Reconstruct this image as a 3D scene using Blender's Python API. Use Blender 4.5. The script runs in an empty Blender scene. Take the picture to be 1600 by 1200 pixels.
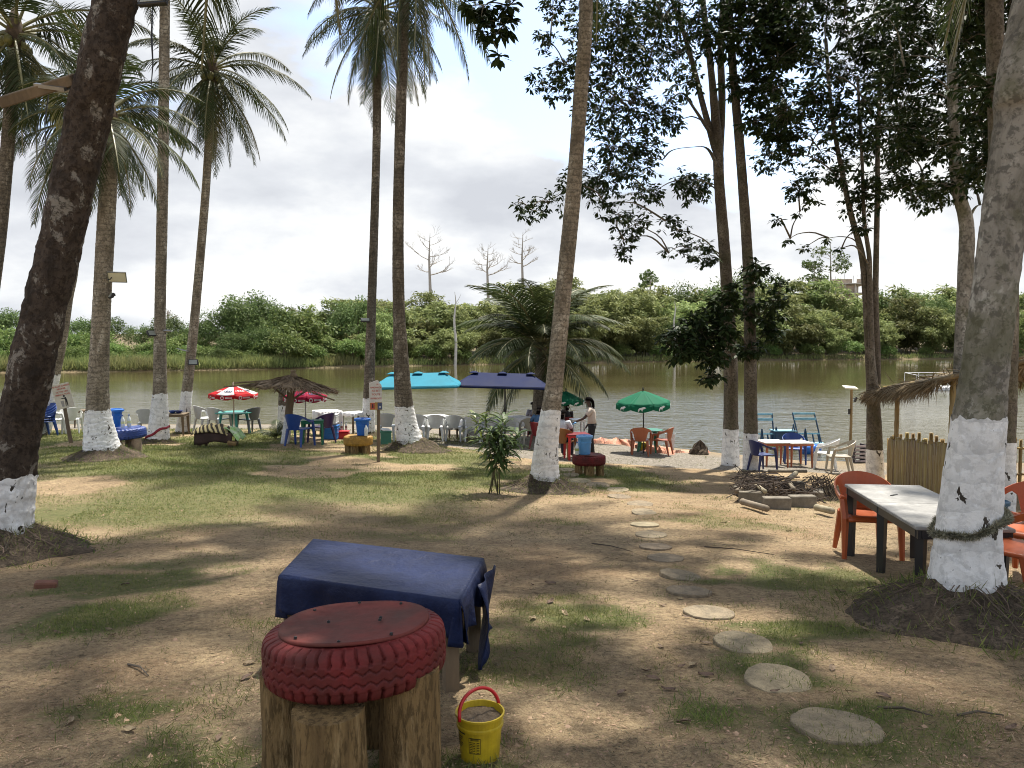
import bpy, math, random
import numpy as np
from mathutils import Vector, Matrix, Euler
random.seed(7); rng = np.random.default_rng(11)
R = math.radians
sc = bpy.context.scene
COL = sc.collection

# ---------------------------------------------------------------- camera
F = 1200.0                      # focal length in photo pixels (1600 wide)
PITCH = math.atan(65 / F)
CAMZ = 3.7                      # metres above the lake surface
cam_d = bpy.data.cameras.new('camera'); cam = bpy.data.objects.new('camera', cam_d); COL.objects.link(cam)
cam_d.sensor_width = 36; cam_d.lens = 27.0; cam_d.clip_end = 4000; cam_d.clip_start = 0.05
cam.location = (0, 0, CAMZ); cam.rotation_euler = (math.pi / 2 - PITCH, 0, 0)
sc.camera = cam

# ---------------------------------------------------------------- light
SUN_EL, SUN_AZ = R(66), R(24)   # azimuth measured from +y towards +x
sun_d = bpy.data.lights.new('sun', 'SUN'); sun = bpy.data.objects.new('sun', sun_d); COL.objects.link(sun)
sun_d.energy = 2.7; sun_d.angle = R(1.4); sun_d.color = (1, .94, .84)
S = Vector((math.cos(SUN_EL) * math.sin(SUN_AZ), math.cos(SUN_EL) * math.cos(SUN_AZ), math.sin(SUN_EL)))
sun.rotation_euler = (-S).to_track_quat('-Z', 'Y').to_euler()
sun.location = (0, 0, 60)
vs = sc.view_settings
vs.view_transform = 'Standard'; vs.look = 'None'; vs.gamma = 1; vs.use_curve_mapping = False; vs.exposure = 1.75
sc.cycles.use_denoising = True; sc.cycles.filter_width = 1.0
sc.cycles.max_bounces = 6; sc.cycles.transparent_max_bounces = 8; sc.cycles.sample_clamp_indirect = 4

# ---------------------------------------------------------------- node helper
class NT:
    def __init__(s, tree): s.t = tree; s.n = tree.nodes; s.l = tree.links
    def new(s, typ, **kw):
        n = s.n.new(typ)
        for k, v in kw.items(): setattr(n, k, v)
        return n
    def set(s, sock, v):
        if isinstance(v, bpy.types.NodeSocket): s.l.new(v, sock)
        elif v is not None:
            if hasattr(sock.default_value, '__len__') and len(sock.default_value) == 4 and len(v) == 3: v = (*v, 1)
            sock.default_value = v
    def math(s, op, a, b=0.0, c=None, clamp=False):
        n = s.new('ShaderNodeMath', operation=op, use_clamp=clamp)
        s.set(n.inputs[0], a); s.set(n.inputs[1], b)
        if c is not None: s.set(n.inputs[2], c)
        return n.outputs[0]
    def noise(s, vec, scale, detail=4, rough=.55, dist=0, dim='3D', out=0):
        n = s.new('ShaderNodeTexNoise', noise_dimensions=dim)
        if vec is not None: s.set(n.inputs['Vector'], vec)
        n.inputs['Scale'].default_value = scale; n.inputs['Detail'].default_value = detail
        n.inputs['Roughness'].default_value = rough; n.inputs['Distortion'].default_value = dist
        return n.outputs[out]
    def ramp(s, fac, stops, interp='LINEAR'):
        n = s.new('ShaderNodeValToRGB'); n.color_ramp.interpolation = interp
        e = n.color_ramp.elements
        while len(e) < len(stops): e.new(0.5)
        for el, (p, c) in zip(e, stops):
            el.position = p
            if not hasattr(c, '__len__'): c = (c, c, c)
            el.color = (*c[:3], 1)
        s.set(n.inputs[0], fac); return n.outputs[0]
    def mix(s, fac, a, b, blend='MIX'):
        n = s.new('ShaderNodeMix', data_type='RGBA', blend_type=blend)
        s.set(n.inputs[0], fac); s.set(n.inputs[6], a); s.set(n.inputs[7], b)
        return n.outputs[2]
    def mapping(s, vec, scale=(1, 1, 1), loc=(0, 0, 0), rot=(0, 0, 0)):
        n = s.new('ShaderNodeMapping'); s.set(n.inputs[0], vec)
        n.inputs['Scale'].default_value = scale; n.inputs['Location'].default_value = loc; n.inputs['Rotation'].default_value = rot
        return n.outputs[0]
    def sep(s, v):
        n = s.new('ShaderNodeSeparateXYZ'); s.set(n.inputs[0], v); return n.outputs
    def bump(s, h, strength=.5, dist=.02, normal=None):
        n = s.new('ShaderNodeBump'); s.set(n.inputs['Height'], h)
        n.inputs['Strength'].default_value = strength; n.inputs['Distance'].default_value = dist
        if normal is not None: s.set(n.inputs['Normal'], normal)
        return n.outputs[0]

# ---------------------------------------------------------------- world: hazy blue sky with broken tropical cloud
w = bpy.data.worlds.new('World'); sc.world = w; w.use_nodes = True
T = NT(w.node_tree); T.n.clear()
sky = T.new('ShaderNodeTexSky', sky_type='NISHITA'); sky.sun_disc = False
sky.sun_elevation = SUN_EL; sky.sun_rotation = SUN_AZ
sky.air_density = 1.0; sky.dust_density = 2.0; sky.ozone_density = 2.0
bg1 = T.new('ShaderNodeBackground'); T.set(bg1.inputs[0], sky.outputs[0]); bg1.inputs[1].default_value = 0.085
co = T.new('ShaderNodeTexCoord').outputs['Generated']
x, y, z = T.sep(co)
zz = T.math('ADD', T.math('MAXIMUM', z, 0.0), 0.42)
cv = T.new('ShaderNodeCombineXYZ'); T.set(cv.inputs[0], T.math('DIVIDE', x, zz)); T.set(cv.inputs[1], T.math('DIVIDE', y, zz)); T.set(cv.inputs[2], T.math('MULTIPLY', z, 2.2))
cp = T.mapping(cv.outputs[0], loc=(3.15, 1.7, 0.4))
n1 = T.noise(cp, 1.7, 9, .52, .0)
n2 = T.noise(T.mapping(cv.outputs[0], loc=(7.3, -2.2, 1.0)), 1.9, 9, .54, .0)
hz = T.ramp(z, [(0.0, .34), (.2, .17), (.28, .0), (.36, -.06), (.42, -.02), (.6, .06), (1, .1)])      # more cloud towards the horizon
mask = T.ramp(T.math('ADD', n1, hz), [(.46, 0), (.54, 1)])
ccol = T.ramp(T.math('ADD', T.math('MULTIPLY', n2, .75), T.math('MULTIPLY', n1, .25)),
              [(.38, (.375, .39, .42)), (.455, (.45, .465, .49)), (.505, (.53, .54, .55)), (.57, (.61, .61, .60))])
bg2 = T.new('ShaderNodeBackground'); T.set(bg2.inputs[0], ccol); bg2.inputs[1].default_value = 0.55
mx = T.new('ShaderNodeMixShader'); T.set(mx.inputs[0], mask)
T.l.new(bg1.outputs[0], mx.inputs[1]); T.l.new(bg2.outputs[0], mx.inputs[2])
wo = T.new('ShaderNodeOutputWorld'); T.l.new(mx.outputs[0], wo.inputs[0])

# ---------------------------------------------------------------- picture -> place helpers
CP, SP = math.cos(PITCH), math.sin(PITCH)
def ray(px, py):
    u, v = (px - 800) / F, (600 - py) / F
    return Vector((u, CP + v * SP, -SP + v * CP))
def P(px, py, D):               # point seen at pixel, D metres ahead
    d = ray(px, py); return Vector((0, 0, CAMZ)) + d * (D / d.y)
_bd = [-40, -15, 0, 3.2, 9, 15, 22, 26, 30, 34, 45, 80]
_bg = [-.6, .55, 1.45, 1.72, 2.33, 2.80, 3.17, 3.36, 3.62, 3.98, 5.0, 6.0]
_dd = np.linspace(-40, 80, 961); _gg = np.interp(_dd, _bd, _bg)
_k = np.hanning(17); _k /= _k.sum(); _gg = np.convolve(np.pad(_gg, 8, mode='edge'), _k, 'valid')
def vnoise(x, y, s, seed=0):    # smooth value noise, vectorised
    x = np.asarray(x, float) / s + 1000; y = np.asarray(y, float) / s + 1000
    xi = np.floor(x).astype(np.int64); yi = np.floor(y).astype(np.int64); fx = x - xi; fy = y - yi
    fx = fx * fx * (3 - 2 * fx); fy = fy * fy * (3 - 2 * fy)
    def h(a, b):
        n = (a * 374761393 + b * 668265263 + seed * 69069) & 0x7fffffff
        n = ((n ^ (n >> 13)) * 1274126177) & 0x7fffffff
        return ((n ^ (n >> 16)) & 0xffff) / 65535.0
    return (h(xi, yi) * (1 - fx) + h(xi + 1, yi) * fx) * (1 - fy) + (h(xi, yi + 1) * (1 - fx) + h(xi + 1, yi + 1) * fx) * fy
def fbm(x, y, s, seed=0, o=4):
    r = 0; a = .5
    for i in range(o): r = r + a * vnoise(x, y, s / 2 ** i, seed + i); a *= .5
    return r / (1 - .5 ** o)
def zg(x, y):
    x = np.asarray(x, float); y = np.asarray(y, float)
    b = np.interp(y, _dd, _gg)
    s = np.clip((y - 6) / 14, 0, 1); s = s * s * (3 - 2 * s)
    b = b + np.clip(.05 * x, -.33, .45) * s
    near = np.clip((30 - y) / 6, 0, 1)
    b = b + (fbm(x, y, 2.2, 5, 3) - .5) * .10 * near
    return CAMZ - b
def Z(x, y): return float(zg(x, y))
def G(px, py):                  # where the pixel's ray meets the ground
    d = ray(px, py); lo, hi = 0.5, 60.0
    for _ in range(40):
        m = (lo + hi) / 2; p = Vector((0, 0, CAMZ)) + d * (m / d.y)
        if p.z > Z(p.x, p.y): lo = m
        else: hi = m
    return Vector((p.x, p.y, Z(p.x, p.y)))

# ---------------------------------------------------------------- object helpers
def tag(o, label=None, cat=None, group=None, kind=None):
    if label: o['label'] = label
    if cat: o['category'] = cat
    if group: o['group'] = group
    if kind: o['kind'] = kind
    return o
def empty(name, loc, rz=0, label=None, cat=None, group=None):
    o = bpy.data.objects.new(name, None); COL.objects.link(o); o.empty_display_size = .1
    o.location = loc; o.rotation_euler = (0, 0, rz); return tag(o, label, cat, group)
def copy_tree(o, parent=None):
    c = o.copy(); COL.objects.link(c); c.parent = parent
    for ch in o.children: copy_tree(ch, c)
    return c
def link(name, me, mat=None, parent=None, loc=None, rot=None):
    o = bpy.data.objects.new(name, me); COL.objects.link(o)
    if mat is not None and not me.materials: me.materials.append(mat)
    if parent is not None: o.parent = parent
    if loc is not None: o.location = loc
    if rot is not None: o.rotation_euler = rot
    return o
def mesh_np(name, V, Fc, smooth=False):
    V = np.asarray(V, np.float32); Fc = np.asarray(Fc, np.int32); me = bpy.data.meshes.new(name)
    n, k = Fc.shape
    me.vertices.add(len(V)); me.vertices.foreach_set('co', V.ravel())
    me.loops.add(n * k); me.loops.foreach_set('vertex_index', Fc.ravel())
    me.polygons.add(n); me.polygons.foreach_set('loop_start', np.arange(0, n * k, k, dtype=np.int32))
    try: me.polygons.foreach_set('loop_total', np.full(n, k, np.int32))
    except Exception: pass
    if smooth: me.polygons.foreach_set('use_smooth', np.ones(n, bool))
    me.update(calc_edges=True); return me
class MB:
    def __init__(s): s.v = []; s.f = []
    def add(s, v, f, M=None):
        o = len(s.v)
        s.v += [tuple(M @ Vector(p)) if M is not None else tuple(p) for p in v]
        s.f += [tuple(i + o for i in q) for q in f]; return s
    def box(s, c, d, rot=(0, 0, 0), b=0.0, M=None):
        x, y, z = d[0] / 2, d[1] / 2, d[2] / 2
        m = Matrix.Translation(c) @ Euler(rot).to_matrix().to_4x4()
        if M is not None: m = M @ m
        if b <= 0:
            v = [(i, j, k) for k in (-z, z) for j in (-y, y) for i in (-x, x)]
            f = [(0, 2, 3, 1), (4, 5, 7, 6), (0, 1, 5, 4), (1, 3, 7, 5), (3, 2, 6, 7), (2, 0, 4, 6)]
            return s.add(v, f, m)
        v = []; idx = {}
        for sx in (-1, 1):
            for sy in (-1, 1):
                for sz in (-1, 1):
                    for ax in range(3):
                        p = [sx * (x - b), sy * (y - b), sz * (z - b)]; p[ax] += (sx, sy, sz)[ax] * b
                        idx[sx, sy, sz, ax] = len(v); v.append(tuple(p))
        f = []
        def q(*k): f.append(tuple(idx[a] for a in k))
        for ax in range(3):
            o1, o2 = [a for a in range(3) if a != ax]
            for sg in (-1, 1):
                def kk(a, b_):
                    t = [0, 0, 0]; t[ax] = sg; t[o1] = a; t[o2] = b_; return (*t, ax)
                q(kk(-1, -1), kk(1, -1), kk(1, 1), kk(-1, 1))
            for a in (-1, 1):
                for b_ in (-1, 1):
                    def k2(t0, which):
                        t = [0, 0, 0]; t[ax] = t0; t[o1] = a; t[o2] = b_; return (*t, which)
                    q(k2(-1, o1), k2(1, o1), k2(1, o2), k2(-1, o2))
        for sx in (-1, 1):
            for sy in (-1, 1):
                for sz in (-1, 1): q((sx, sy, sz, 0), (sx, sy, sz, 1), (sx, sy, sz, 2))
        return s.add(v, f, m)
    def tube(s, pts, rad, seg=8, cap=True, M=None):
        pts = [Vector(p) for p in pts]; n = len(pts)
        if not hasattr(rad, '__len__'): rad = [rad] * n
        t0 = (pts[1] - pts[0]).normalized()
        up = Vector((0, 0, 1)) if abs(t0.z) < .9 else Vector((1, 0, 0))
        a = t0.cross(up).normalized(); v = []
        for i in range(n):
            t = (pts[min(i + 1, n - 1)] - pts[max(i - 1, 0)])
            t = t.normalized() if t.length > 1e-9 else t0
            a = (a - t * a.dot(t)).normalized(); b = t.cross(a)
            for k in range(seg):
                q = 2 * math.pi * k / seg
                v.append(pts[i] + (a * math.cos(q) + b * math.sin(q)) * rad[i])
        f = [(i * seg + k, i * seg + (k + 1) % seg, (i + 1) * seg + (k + 1) % seg, (i + 1) * seg + k) for i in range(n - 1) for k in range(seg)]
        if cap: f += [tuple(range(seg - 1, -1, -1)), tuple(range((n - 1) * seg, n * seg))]
        return s.add(v, f, M)
    def lathe(s, prof, seg=24, M=None, cap=True):
        v = []; n = len(prof)
        for r, z in prof:
            for k in range(seg):
                q = 2 * math.pi * k / seg; v.append((r * math.cos(q), r * math.sin(q), z))
        f = [(i * seg + k, i * seg + (k + 1) % seg, (i + 1) * seg + (k + 1) % seg, (i + 1) * seg + k) for i in range(n - 1) for k in range(seg)]
        if cap: f += [tuple(range(seg - 1, -1, -1)), tuple(range((n - 1) * seg, n * seg))]
        return s.add(v, f, M)
    def grid(s, fn, nu, nv, M=None, th=0.0):
        v = [fn(i / nu, j / nv) for j in range(nv + 1) for i in range(nu + 1)]
        f = [(j * (nu + 1) + i, j * (nu + 1) + i + 1, (j + 1) * (nu + 1) + i + 1, (j + 1) * (nu + 1) + i) for j in range(nv) for i in range(nu)]
        return s.add(v, f, M)
    def prism(s, poly, h0, h1, M=None):     # polygon in xy, extruded in z
        n = len(poly)
        v = [(p[0], p[1], h0) for p in poly] + [(p[0], p[1], h1) for p in poly]
        f = [tuple(range(n - 1, -1, -1)), tuple(range(n, 2 * n))] + [(i, (i + 1) % n, n + (i + 1) % n, n + i) for i in range(n)]
        return s.add(v, f, M)
    def mesh(s, name, smooth=False):
        me = bpy.data.meshes.new(name); me.from_pydata([tuple(p) for p in s.v], [], s.f)
        if smooth: me.polygons.foreach_set('use_smooth', np.ones(len(me.polygons), bool))
        me.update(); return me
    def build(s, name, mat, parent=None, smooth=False, solid=0.0, auto=None, loc=None, rot=None):
        o = link(name, s.mesh(name, smooth), mat, parent, loc, rot)
        if solid: m = o.modifiers.new('solid', 'SOLIDIFY'); m.thickness = solid; m.offset = 0
        return o
def catmull(pts, n):
    pts = [np.array(p, float) for p in pts]; P_ = [2 * pts[0] - pts[1]] + pts + [2 * pts[-1] - pts[-2]]
    out = []; m = len(pts) - 1
    for i in range(n):
        t = i / (n - 1) * m; k = min(int(t), m - 1); t -= k; a, b, c, d = P_[k:k + 4]
        out.append(.5 * (2 * b + (c - a) * t + (2 * a - 5 * b + 4 * c - d) * t * t + (3 * b - a - 3 * c + d) * t ** 3))
    return np.array(out)

# ---------------------------------------------------------------- materials
MATS = {}
def mat(name, col, rough=.6, var=.25, scale=6, bump=0.0, bscale=None, bdist=.01, spec=.5, trans=0.0, col2=None, metal=0, coord='Object', stretch=(1, 1, 1), sheen=0, rand=0.0, island=0.0):
    if name in MATS: return MATS[name]
    m = bpy.data.materials.new(name); m.use_nodes = True; MATS[name] = m
    T = NT(m.node_tree); b = T.n['Principled BSDF']
    c = T.new('ShaderNodeTexCoord').outputs[coord]
    if stretch != (1, 1, 1): c = T.mapping(c, scale=stretch)
    n = T.noise(c, scale, 5, .6, .2)
    if col2 is None: col2 = tuple(k * (1 - var * 1.3) for k in col)
    base = T.mix(T.ramp(n, [(.32, 0), (.68, 1)]), col2, tuple(min(1, k * (1 + var * .5)) for k in col))
    fine = T.noise(c, scale * 7, 3, .7)
    base = T.mix(T.math('MULTIPLY', T.ramp(fine, [(.4, 0), (.75, 1)]), var), base, tuple(k * .45 for k in col))
    if rand:
        oi = T.new('ShaderNodeObjectInfo').outputs['Random']
        hs = T.new('ShaderNodeHueSaturation'); T.set(hs.inputs['Value'], T.math('MULTIPLY_ADD', oi, rand, 1 - rand / 2)); T.set(hs.inputs['Color'], base)
        T.set(hs.inputs['Hue'], T.math('MULTIPLY_ADD', oi, rand * .06, .5 - rand * .03)); base = hs.outputs[0]
    if island:
        ri = T.new('ShaderNodeNewGeometry').outputs['Random Per Island']; hs = T.new('ShaderNodeHueSaturation'); T.set(hs.inputs['Value'], T.math('MULTIPLY_ADD', ri, island, 1 - island / 2)); T.set(hs.inputs['Hue'], T.math('MULTIPLY_ADD', ri, -.05 * island, .5 + .025 * island)); T.set(hs.inputs['Color'], base); base = hs.outputs[0]
    T.set(b.inputs['Base Color'], base)
    T.set(b.inputs['Roughness'], T.math('MULTIPLY_ADD', n, .25, rough - .12, clamp=True))
    b.inputs['Specular IOR Level'].default_value = spec; b.inputs['Metallic'].default_value = metal
    if bump:
        h = T.noise(c, bscale or scale * 4, 5, .65)
        T.set(b.inputs['Normal'], T.bump(h, bump, bdist))
    if trans:
        tr = T.new('ShaderNodeBsdfTranslucent'); T.set(tr.inputs[0], base)
        mxs = T.new('ShaderNodeMixShader'); mxs.inputs[0].default_value = trans
        T.l.new(b.outputs[0], mxs.inputs[1]); T.l.new(tr.outputs[0], mxs.inputs[2]); T.l.new(mxs.outputs[0], T.n['Material Output'].inputs[0])
    return m
# ================================================================ SETTING
# coverage of grass on the near ground, by place
def cover(x, y):
    x = np.asarray(x, float); y = np.asarray(y, float)
    px = 800 + F * x / np.maximum(y, .5)
    lawn = np.clip((y - 12.0) / 3.0, 0, 1) * np.clip((27.5 + np.clip(-x * .55, -2, 4) - y) / 1.2, 0, 1)
    lawn = lawn * np.clip((4.6 - (x - .1 * (y - 14))) / 3.0, 0.12, 1)
    lawn = lawn * (1 - .95 * np.clip((y - (20.6 + np.clip(-(x + 1) * .9, -1.6, 6))) / .8, 0, 1))
    mid = np.clip((y - 8.2) / 2.0, 0, 1) * np.clip((1.2 - x) / 2.5, 0, 1) * .72
    c = np.maximum(lawn, mid) * (.30 + 1.35 * fbm(x, y, 2.6, 21, 4) - .22)
    patch = np.clip((fbm(x, y, 1.5, 77, 4) - .58) / .12, 0, 1)
    c = np.maximum(c, .42 * patch * np.clip(1 - (y - 14) / 6, 0, 1) * (y < 27))
    for cx, cy, r in ((-1.35, 3.0, .38), (-.42, 3.0, .18), (-.10, 2.95, .2), (1.9, 5.2, .6), (.55, 5.4, .5), (-3.3, 6.6, .7), (-2.9, 5.4, .5), (1.05, 3.5, .25), (2.5, 6.5, .9), (-1.0, 2.8, .2), (1.5, 3.15, .2), (1.45, 4.1, .3), (1.65, 3.6, .2), (-1.9, 3.55, .2), (-2.1, 3.7,.15)):
        c = np.maximum(c, .95 * np.clip(1.35 - np.hypot(x - cx, y - cy) / r + (vnoise(x, y, .22, 3) - .5) * 1.2, 0, 1))
    bare = np.clip((fbm(x, y, 1.9, 41, 3) - .60) / .06, 0, 1)
    c = c * (1 - .85 * bare)
    return np.clip(c, 0, 1)
def gravelness(x, y):
    x = np.asarray(x, float); y = np.asarray(y, float)
    e = 21.4 + np.clip(-(x + 1) * .9, -1.5, 6.4) + (fbm(x, y, 2.0, 9, 3) - .5) * 1.2
    return np.clip((y - e) / .7, 0, 1)

xs = np.concatenate([np.linspace(-140, -24, 24), np.arange(-22, 22.01, .22), np.linspace(24, 140, 24)])
ys = np.concatenate([np.linspace(-60, -3, 12), np.arange(-2, 34.01, .2), np.linspace(36, 60, 10)])
GX, GY = np.meshgrid(xs, ys)
GZ = zg(GX, GY)
nx, ny = len(xs), len(ys)
V = np.stack([GX.ravel(), GY.ravel(), GZ.ravel()], 1)
I = np.arange(nx * ny).reshape(ny, nx)
Fq = np.stack([I[:-1, :-1].ravel(), I[:-1, 1:].ravel(), I[1:, 1:].ravel(), I[1:, :-1].ravel()], 1)
me = mesh_np('ground', V, Fq, True)
a = me.attributes.new('grass', 'FLOAT', 'POINT'); a.data.foreach_set('value', cover(V[:, 0], V[:, 1]).astype(np.float32))
a = me.attributes.new('gravel', 'FLOAT', 'POINT'); a.data.foreach_set('value', gravelness(V[:, 0], V[:, 1]).astype(np.float32))
m = bpy.data.materials.new('ground'); m.use_nodes = True; T = NT(m.node_tree); b = T.n['Principled BSDF']
c = T.new('ShaderNodeTexCoord').outputs['Object']
ag = T.new('ShaderNodeAttribute', attribute_name='grass').outputs['Fac']
av = T.new('ShaderNodeAttribute', attribute_name='gravel').outputs['Fac']
n_big = T.noise(c, .55, 6, .6, .4); n_mid = T.noise(c, 3.2, 6, .65, .3); n_fine = T.noise(c, 22, 6, .7); n_grit = T.noise(c, 110, 4, .75)
soil = T.ramp(n_big, [(.30, (.345, .242, .138)), (.48, (.475, .352, .205)), (.66, (.575, .448, .275))])
soil = T.mix(T.math('MULTIPLY', T.ramp(n_mid, [(.40, 0), (.62, 1)]), .40), soil, (.270, .195, .120))
soil = T.mix(T.math('MULTIPLY', T.ramp(n_fine, [(.40, 1), (.58, 0)]), .62), soil, (.150, .106, .066))
soil = T.mix(T.math('MULTIPLY', T.ramp(n_grit, [(.52, 0), (.64, 1)]), .55), soil, (.60, .48, .32))
n_tr = T.noise(T.mapping(c, loc=(2, 7, 0)), 8.5, 6, .68, .6)
soil = T.mix(T.math('MULTIPLY', T.ramp(n_tr, [(.52, 0), (.62, 1)]), .42), soil, (.17, .12, .074))
soil = T.mix(T.math('MULTIPLY', T.ramp(n_grit, [(.34, 1), (.46, 0)]), .55), soil, (.13, .092, .058))
red = T.noise(T.mapping(c, loc=(9, 4, 0)), .45, 5, .6)
soil = T.mix(T.math('MULTIPLY', T.ramp(red, [(.55, 0), (.68, 1)]), .35), soil, (.30, .175, .095))
turf = T.mix(T.ramp(T.noise(c, 9, 5, .7), [(.35, 0), (.65, 1)]), (.080, .112, .034), (.175, .18, .072))
gm = T.ramp(T.math('ADD', T.math('MULTIPLY', ag, 1.1), T.math('MULTIPLY', T.math('SUBTRACT', n_fine, .5), 1.3)), [(.28, 0), (.62, 1)])
col = T.mix(T.math('MULTIPLY', gm, .85), soil, turf)
vor = T.new('ShaderNodeTexVoronoi'); T.set(vor.inputs['Vector'], c); vor.inputs['Scale'].default_value = 26
vc = T.sep(vor.outputs['Color'])
grav = T.ramp(vc[0], [(0, (.12, .11, .092)), (.5, (.24, .222, .19)), (1, (.40, .375, .33))])
grav = T.mix(T.math('MULTIPLY', n_mid, .5), grav, (.27, .215, .15))
col = T.mix(T.ramp(T.math('ADD', av, T.math('MULTIPLY', T.math('SUBTRACT', n_fine, .5), .6)), [(.4, 0), (.6, 1)]), col, grav)
zz_ = T.sep(c)[2]
col = T.mix(T.ramp(T.math('MULTIPLY', zz_, 1.0), [(.0, 1), (.12, .0)]), col, (.30, .23, .145))
T.set(b.inputs['Base Color'], col); b.inputs['Roughness'].default_value = .95; b.inputs['Specular IOR Level'].default_value = .15
hh = T.math('ADD', T.math('MULTIPLY', n_mid, .9), T.math('ADD', T.math('MULTIPLY', n_fine, .55), T.math('MULTIPLY', n_grit, .16)))
T.set(b.inputs['Normal'], T.bump(hh, 1.0, .11))
ground = link('ground', me, m); tag(ground, 'bare sandy brown ground with worn lawn sloping down to the lake', 'ground', kind='structure')

# ---- lake
def shore(px):       # distance of the far waterline along a picture column
    return float(np.interp(px, [-400, 0, 200, 420, 700, 940, 1200, 1600, 2000], [88, 93, 97, 106, 124, 140, 158, 178, 195]))
bmw = MB(); bmw.add([(-500, 22, 0), (500, 22, 0), (500, 420, 0), (-500, 420, 0)], [(0, 1, 2, 3)])
m = bpy.data.materials.new('water'); m.use_nodes = True; T = NT(m.node_tree); b = T.n['Principled BSDF']
c = T.new('ShaderNodeTexCoord').outputs['Object']
patch = T.noise(T.mapping(c, scale=(.02, .06, 1)), 1.0, 3, .5, .6)
near = T.ramp(T.math('DIVIDE', T.sep(c)[1], 160.0), [(.15, 1), (.26, .6), (.40, .14), (.8, .05)])
amp = T.math('MULTIPLY', near, T.ramp(patch, [(.35, .35), (.6, 1)]))
n1 = T.noise(T.mapping(c, scale=(1.0, 1.7, 1)), 2.6, 4, .55, .4); n2 = T.noise(T.mapping(c, scale=(1, 1.5, 1), rot=(0, 0, .5)), .8, 2, .5)
h = T.math('MULTIPLY', T.math('ADD', T.math('MULTIPLY', n1, .5), T.math('MULTIPLY', n2, .6)), amp)
T.set(b.inputs['Normal'], T.bump(h, 1.0, .16))
T.set(b.inputs['Base Color'], T.mix(patch, (.070, .059, .024), (.088, .075, .034))); b.inputs['Roughness'].default_value = .035; b.inputs['IOR'].default_value = 1.42
tag(bmw.build('lake_water', m), 'murky olive lake water reflecting the sky and far trees', 'lake', kind='structure')

# ---- far bank terrain
pxs = np.arange(-900, 2501, 50); offs = [-6, -1.0, 0.3, 1.5, 4, 10, 20, 40, 80, 160, 320, 700, 1500]
hts = [-1.5, -.25, .12, .55, .8, 1.0, 1.5, 2.6, 4.5, 6.5, 8, 9, 10]
Vt = []
for px in pxs:
    D0 = shore(px)
    for o_, h_ in zip(offs, hts):
        D = D0 + o_; X = (px - 800) / F * D
        Vt.append((X, D + float(fbm(X, D, 9, 3, 2) - .5) * 3 * (o_ > -2) * (o_ < 100), h_ + (float(vnoise(X, D, 6, 8)) - .5) * .3 * (o_ > 1)))
k = len(offs)
Ft = [(i * k + j, (i + 1) * k + j, (i + 1) * k + j + 1, i * k + j + 1) for i in range(len(pxs) - 1) for j in range(k - 1)]
M_bank = mat('bank_soil', (.10, .085, .04), .95, .4, .4, col2=(.16, .11, .055))
fb = link('far_bank', mesh_np('far_bank', Vt, Ft, True), M_bank); tag(fb, 'low earth bank along the far side of the lake', 'bank', kind='structure')

# ---------------------------------------------------------------- leaf batches
def unit(v): return v / np.maximum(np.linalg.norm(v, axis=1, keepdims=True), 1e-9)
def leaf_batch(pos, dirs, up, length, width, pts=6, fold=.25):
    """flat leaf polygons: pos N3 base, dirs N3 axis, up N3 approx normal"""
    N = len(pos); d = unit(dirs); s = unit(np.cross(d, up)); n = np.cross(s, d)
    L = length[:, None]; W = width[:, None]
    if pts == 4: prof = [(0, 0), (.45, .5), (1, 0), (.45, -.5)]
    elif pts == 6: prof = [(0, 0), (.28, .42), (.62, .45), (1, 0), (.62, -.45), (.28, -.42)]
    out = np.zeros((N, pts, 3))
    for i, (t, w_) in enumerate(prof):
        out[:, i] = pos + d * L * t + s * W * w_ + n * (abs(w_) * W * fold) - n * (t * t * L * .12)
    return out.reshape(-1, 3), np.arange(N * pts).reshape(N, pts)
def rdir(n):
    v = rng.normal(size=(n, 3)); return unit(v)

M_leaf = mat('tree_leaf', (.034, .052, .018), .50, .35, 1.2, trans=.14, spec=.08, col2=(.018, .034, .012), island=.7)
M_hangleaf = M_leaf
M_bamboo = mat('bamboo_leaf', (.27, .30, .115), .6, .30, .12, trans=.36, spec=.15, col2=(.125, .16, .055), rand=.85, island=.7)
M_farleaf = mat('far_tree_leaf', (.125, .165, .06), .6, .35, .15, trans=.3, spec=.15, col2=(.07, .12, .035), rand=.4, island=.6)
M_shrubleaf = mat('shrub_leaf', (.18, .235, .075), .6, .35, .2, trans=.32, spec=.15, col2=(.08, .14, .035), rand=.5, island=.6)
M_culm = mat('far_stem', (.13, .12, .06), .8, .3, 3)
M_reed = mat('reed', (.24, .31, .10), .7, .4, .08, trans=.3, col2=(.25, .22, .10), island=.7)
M_pale = mat('pale_bark', (.40, .37, .33), .9, .25, 4)

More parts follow.
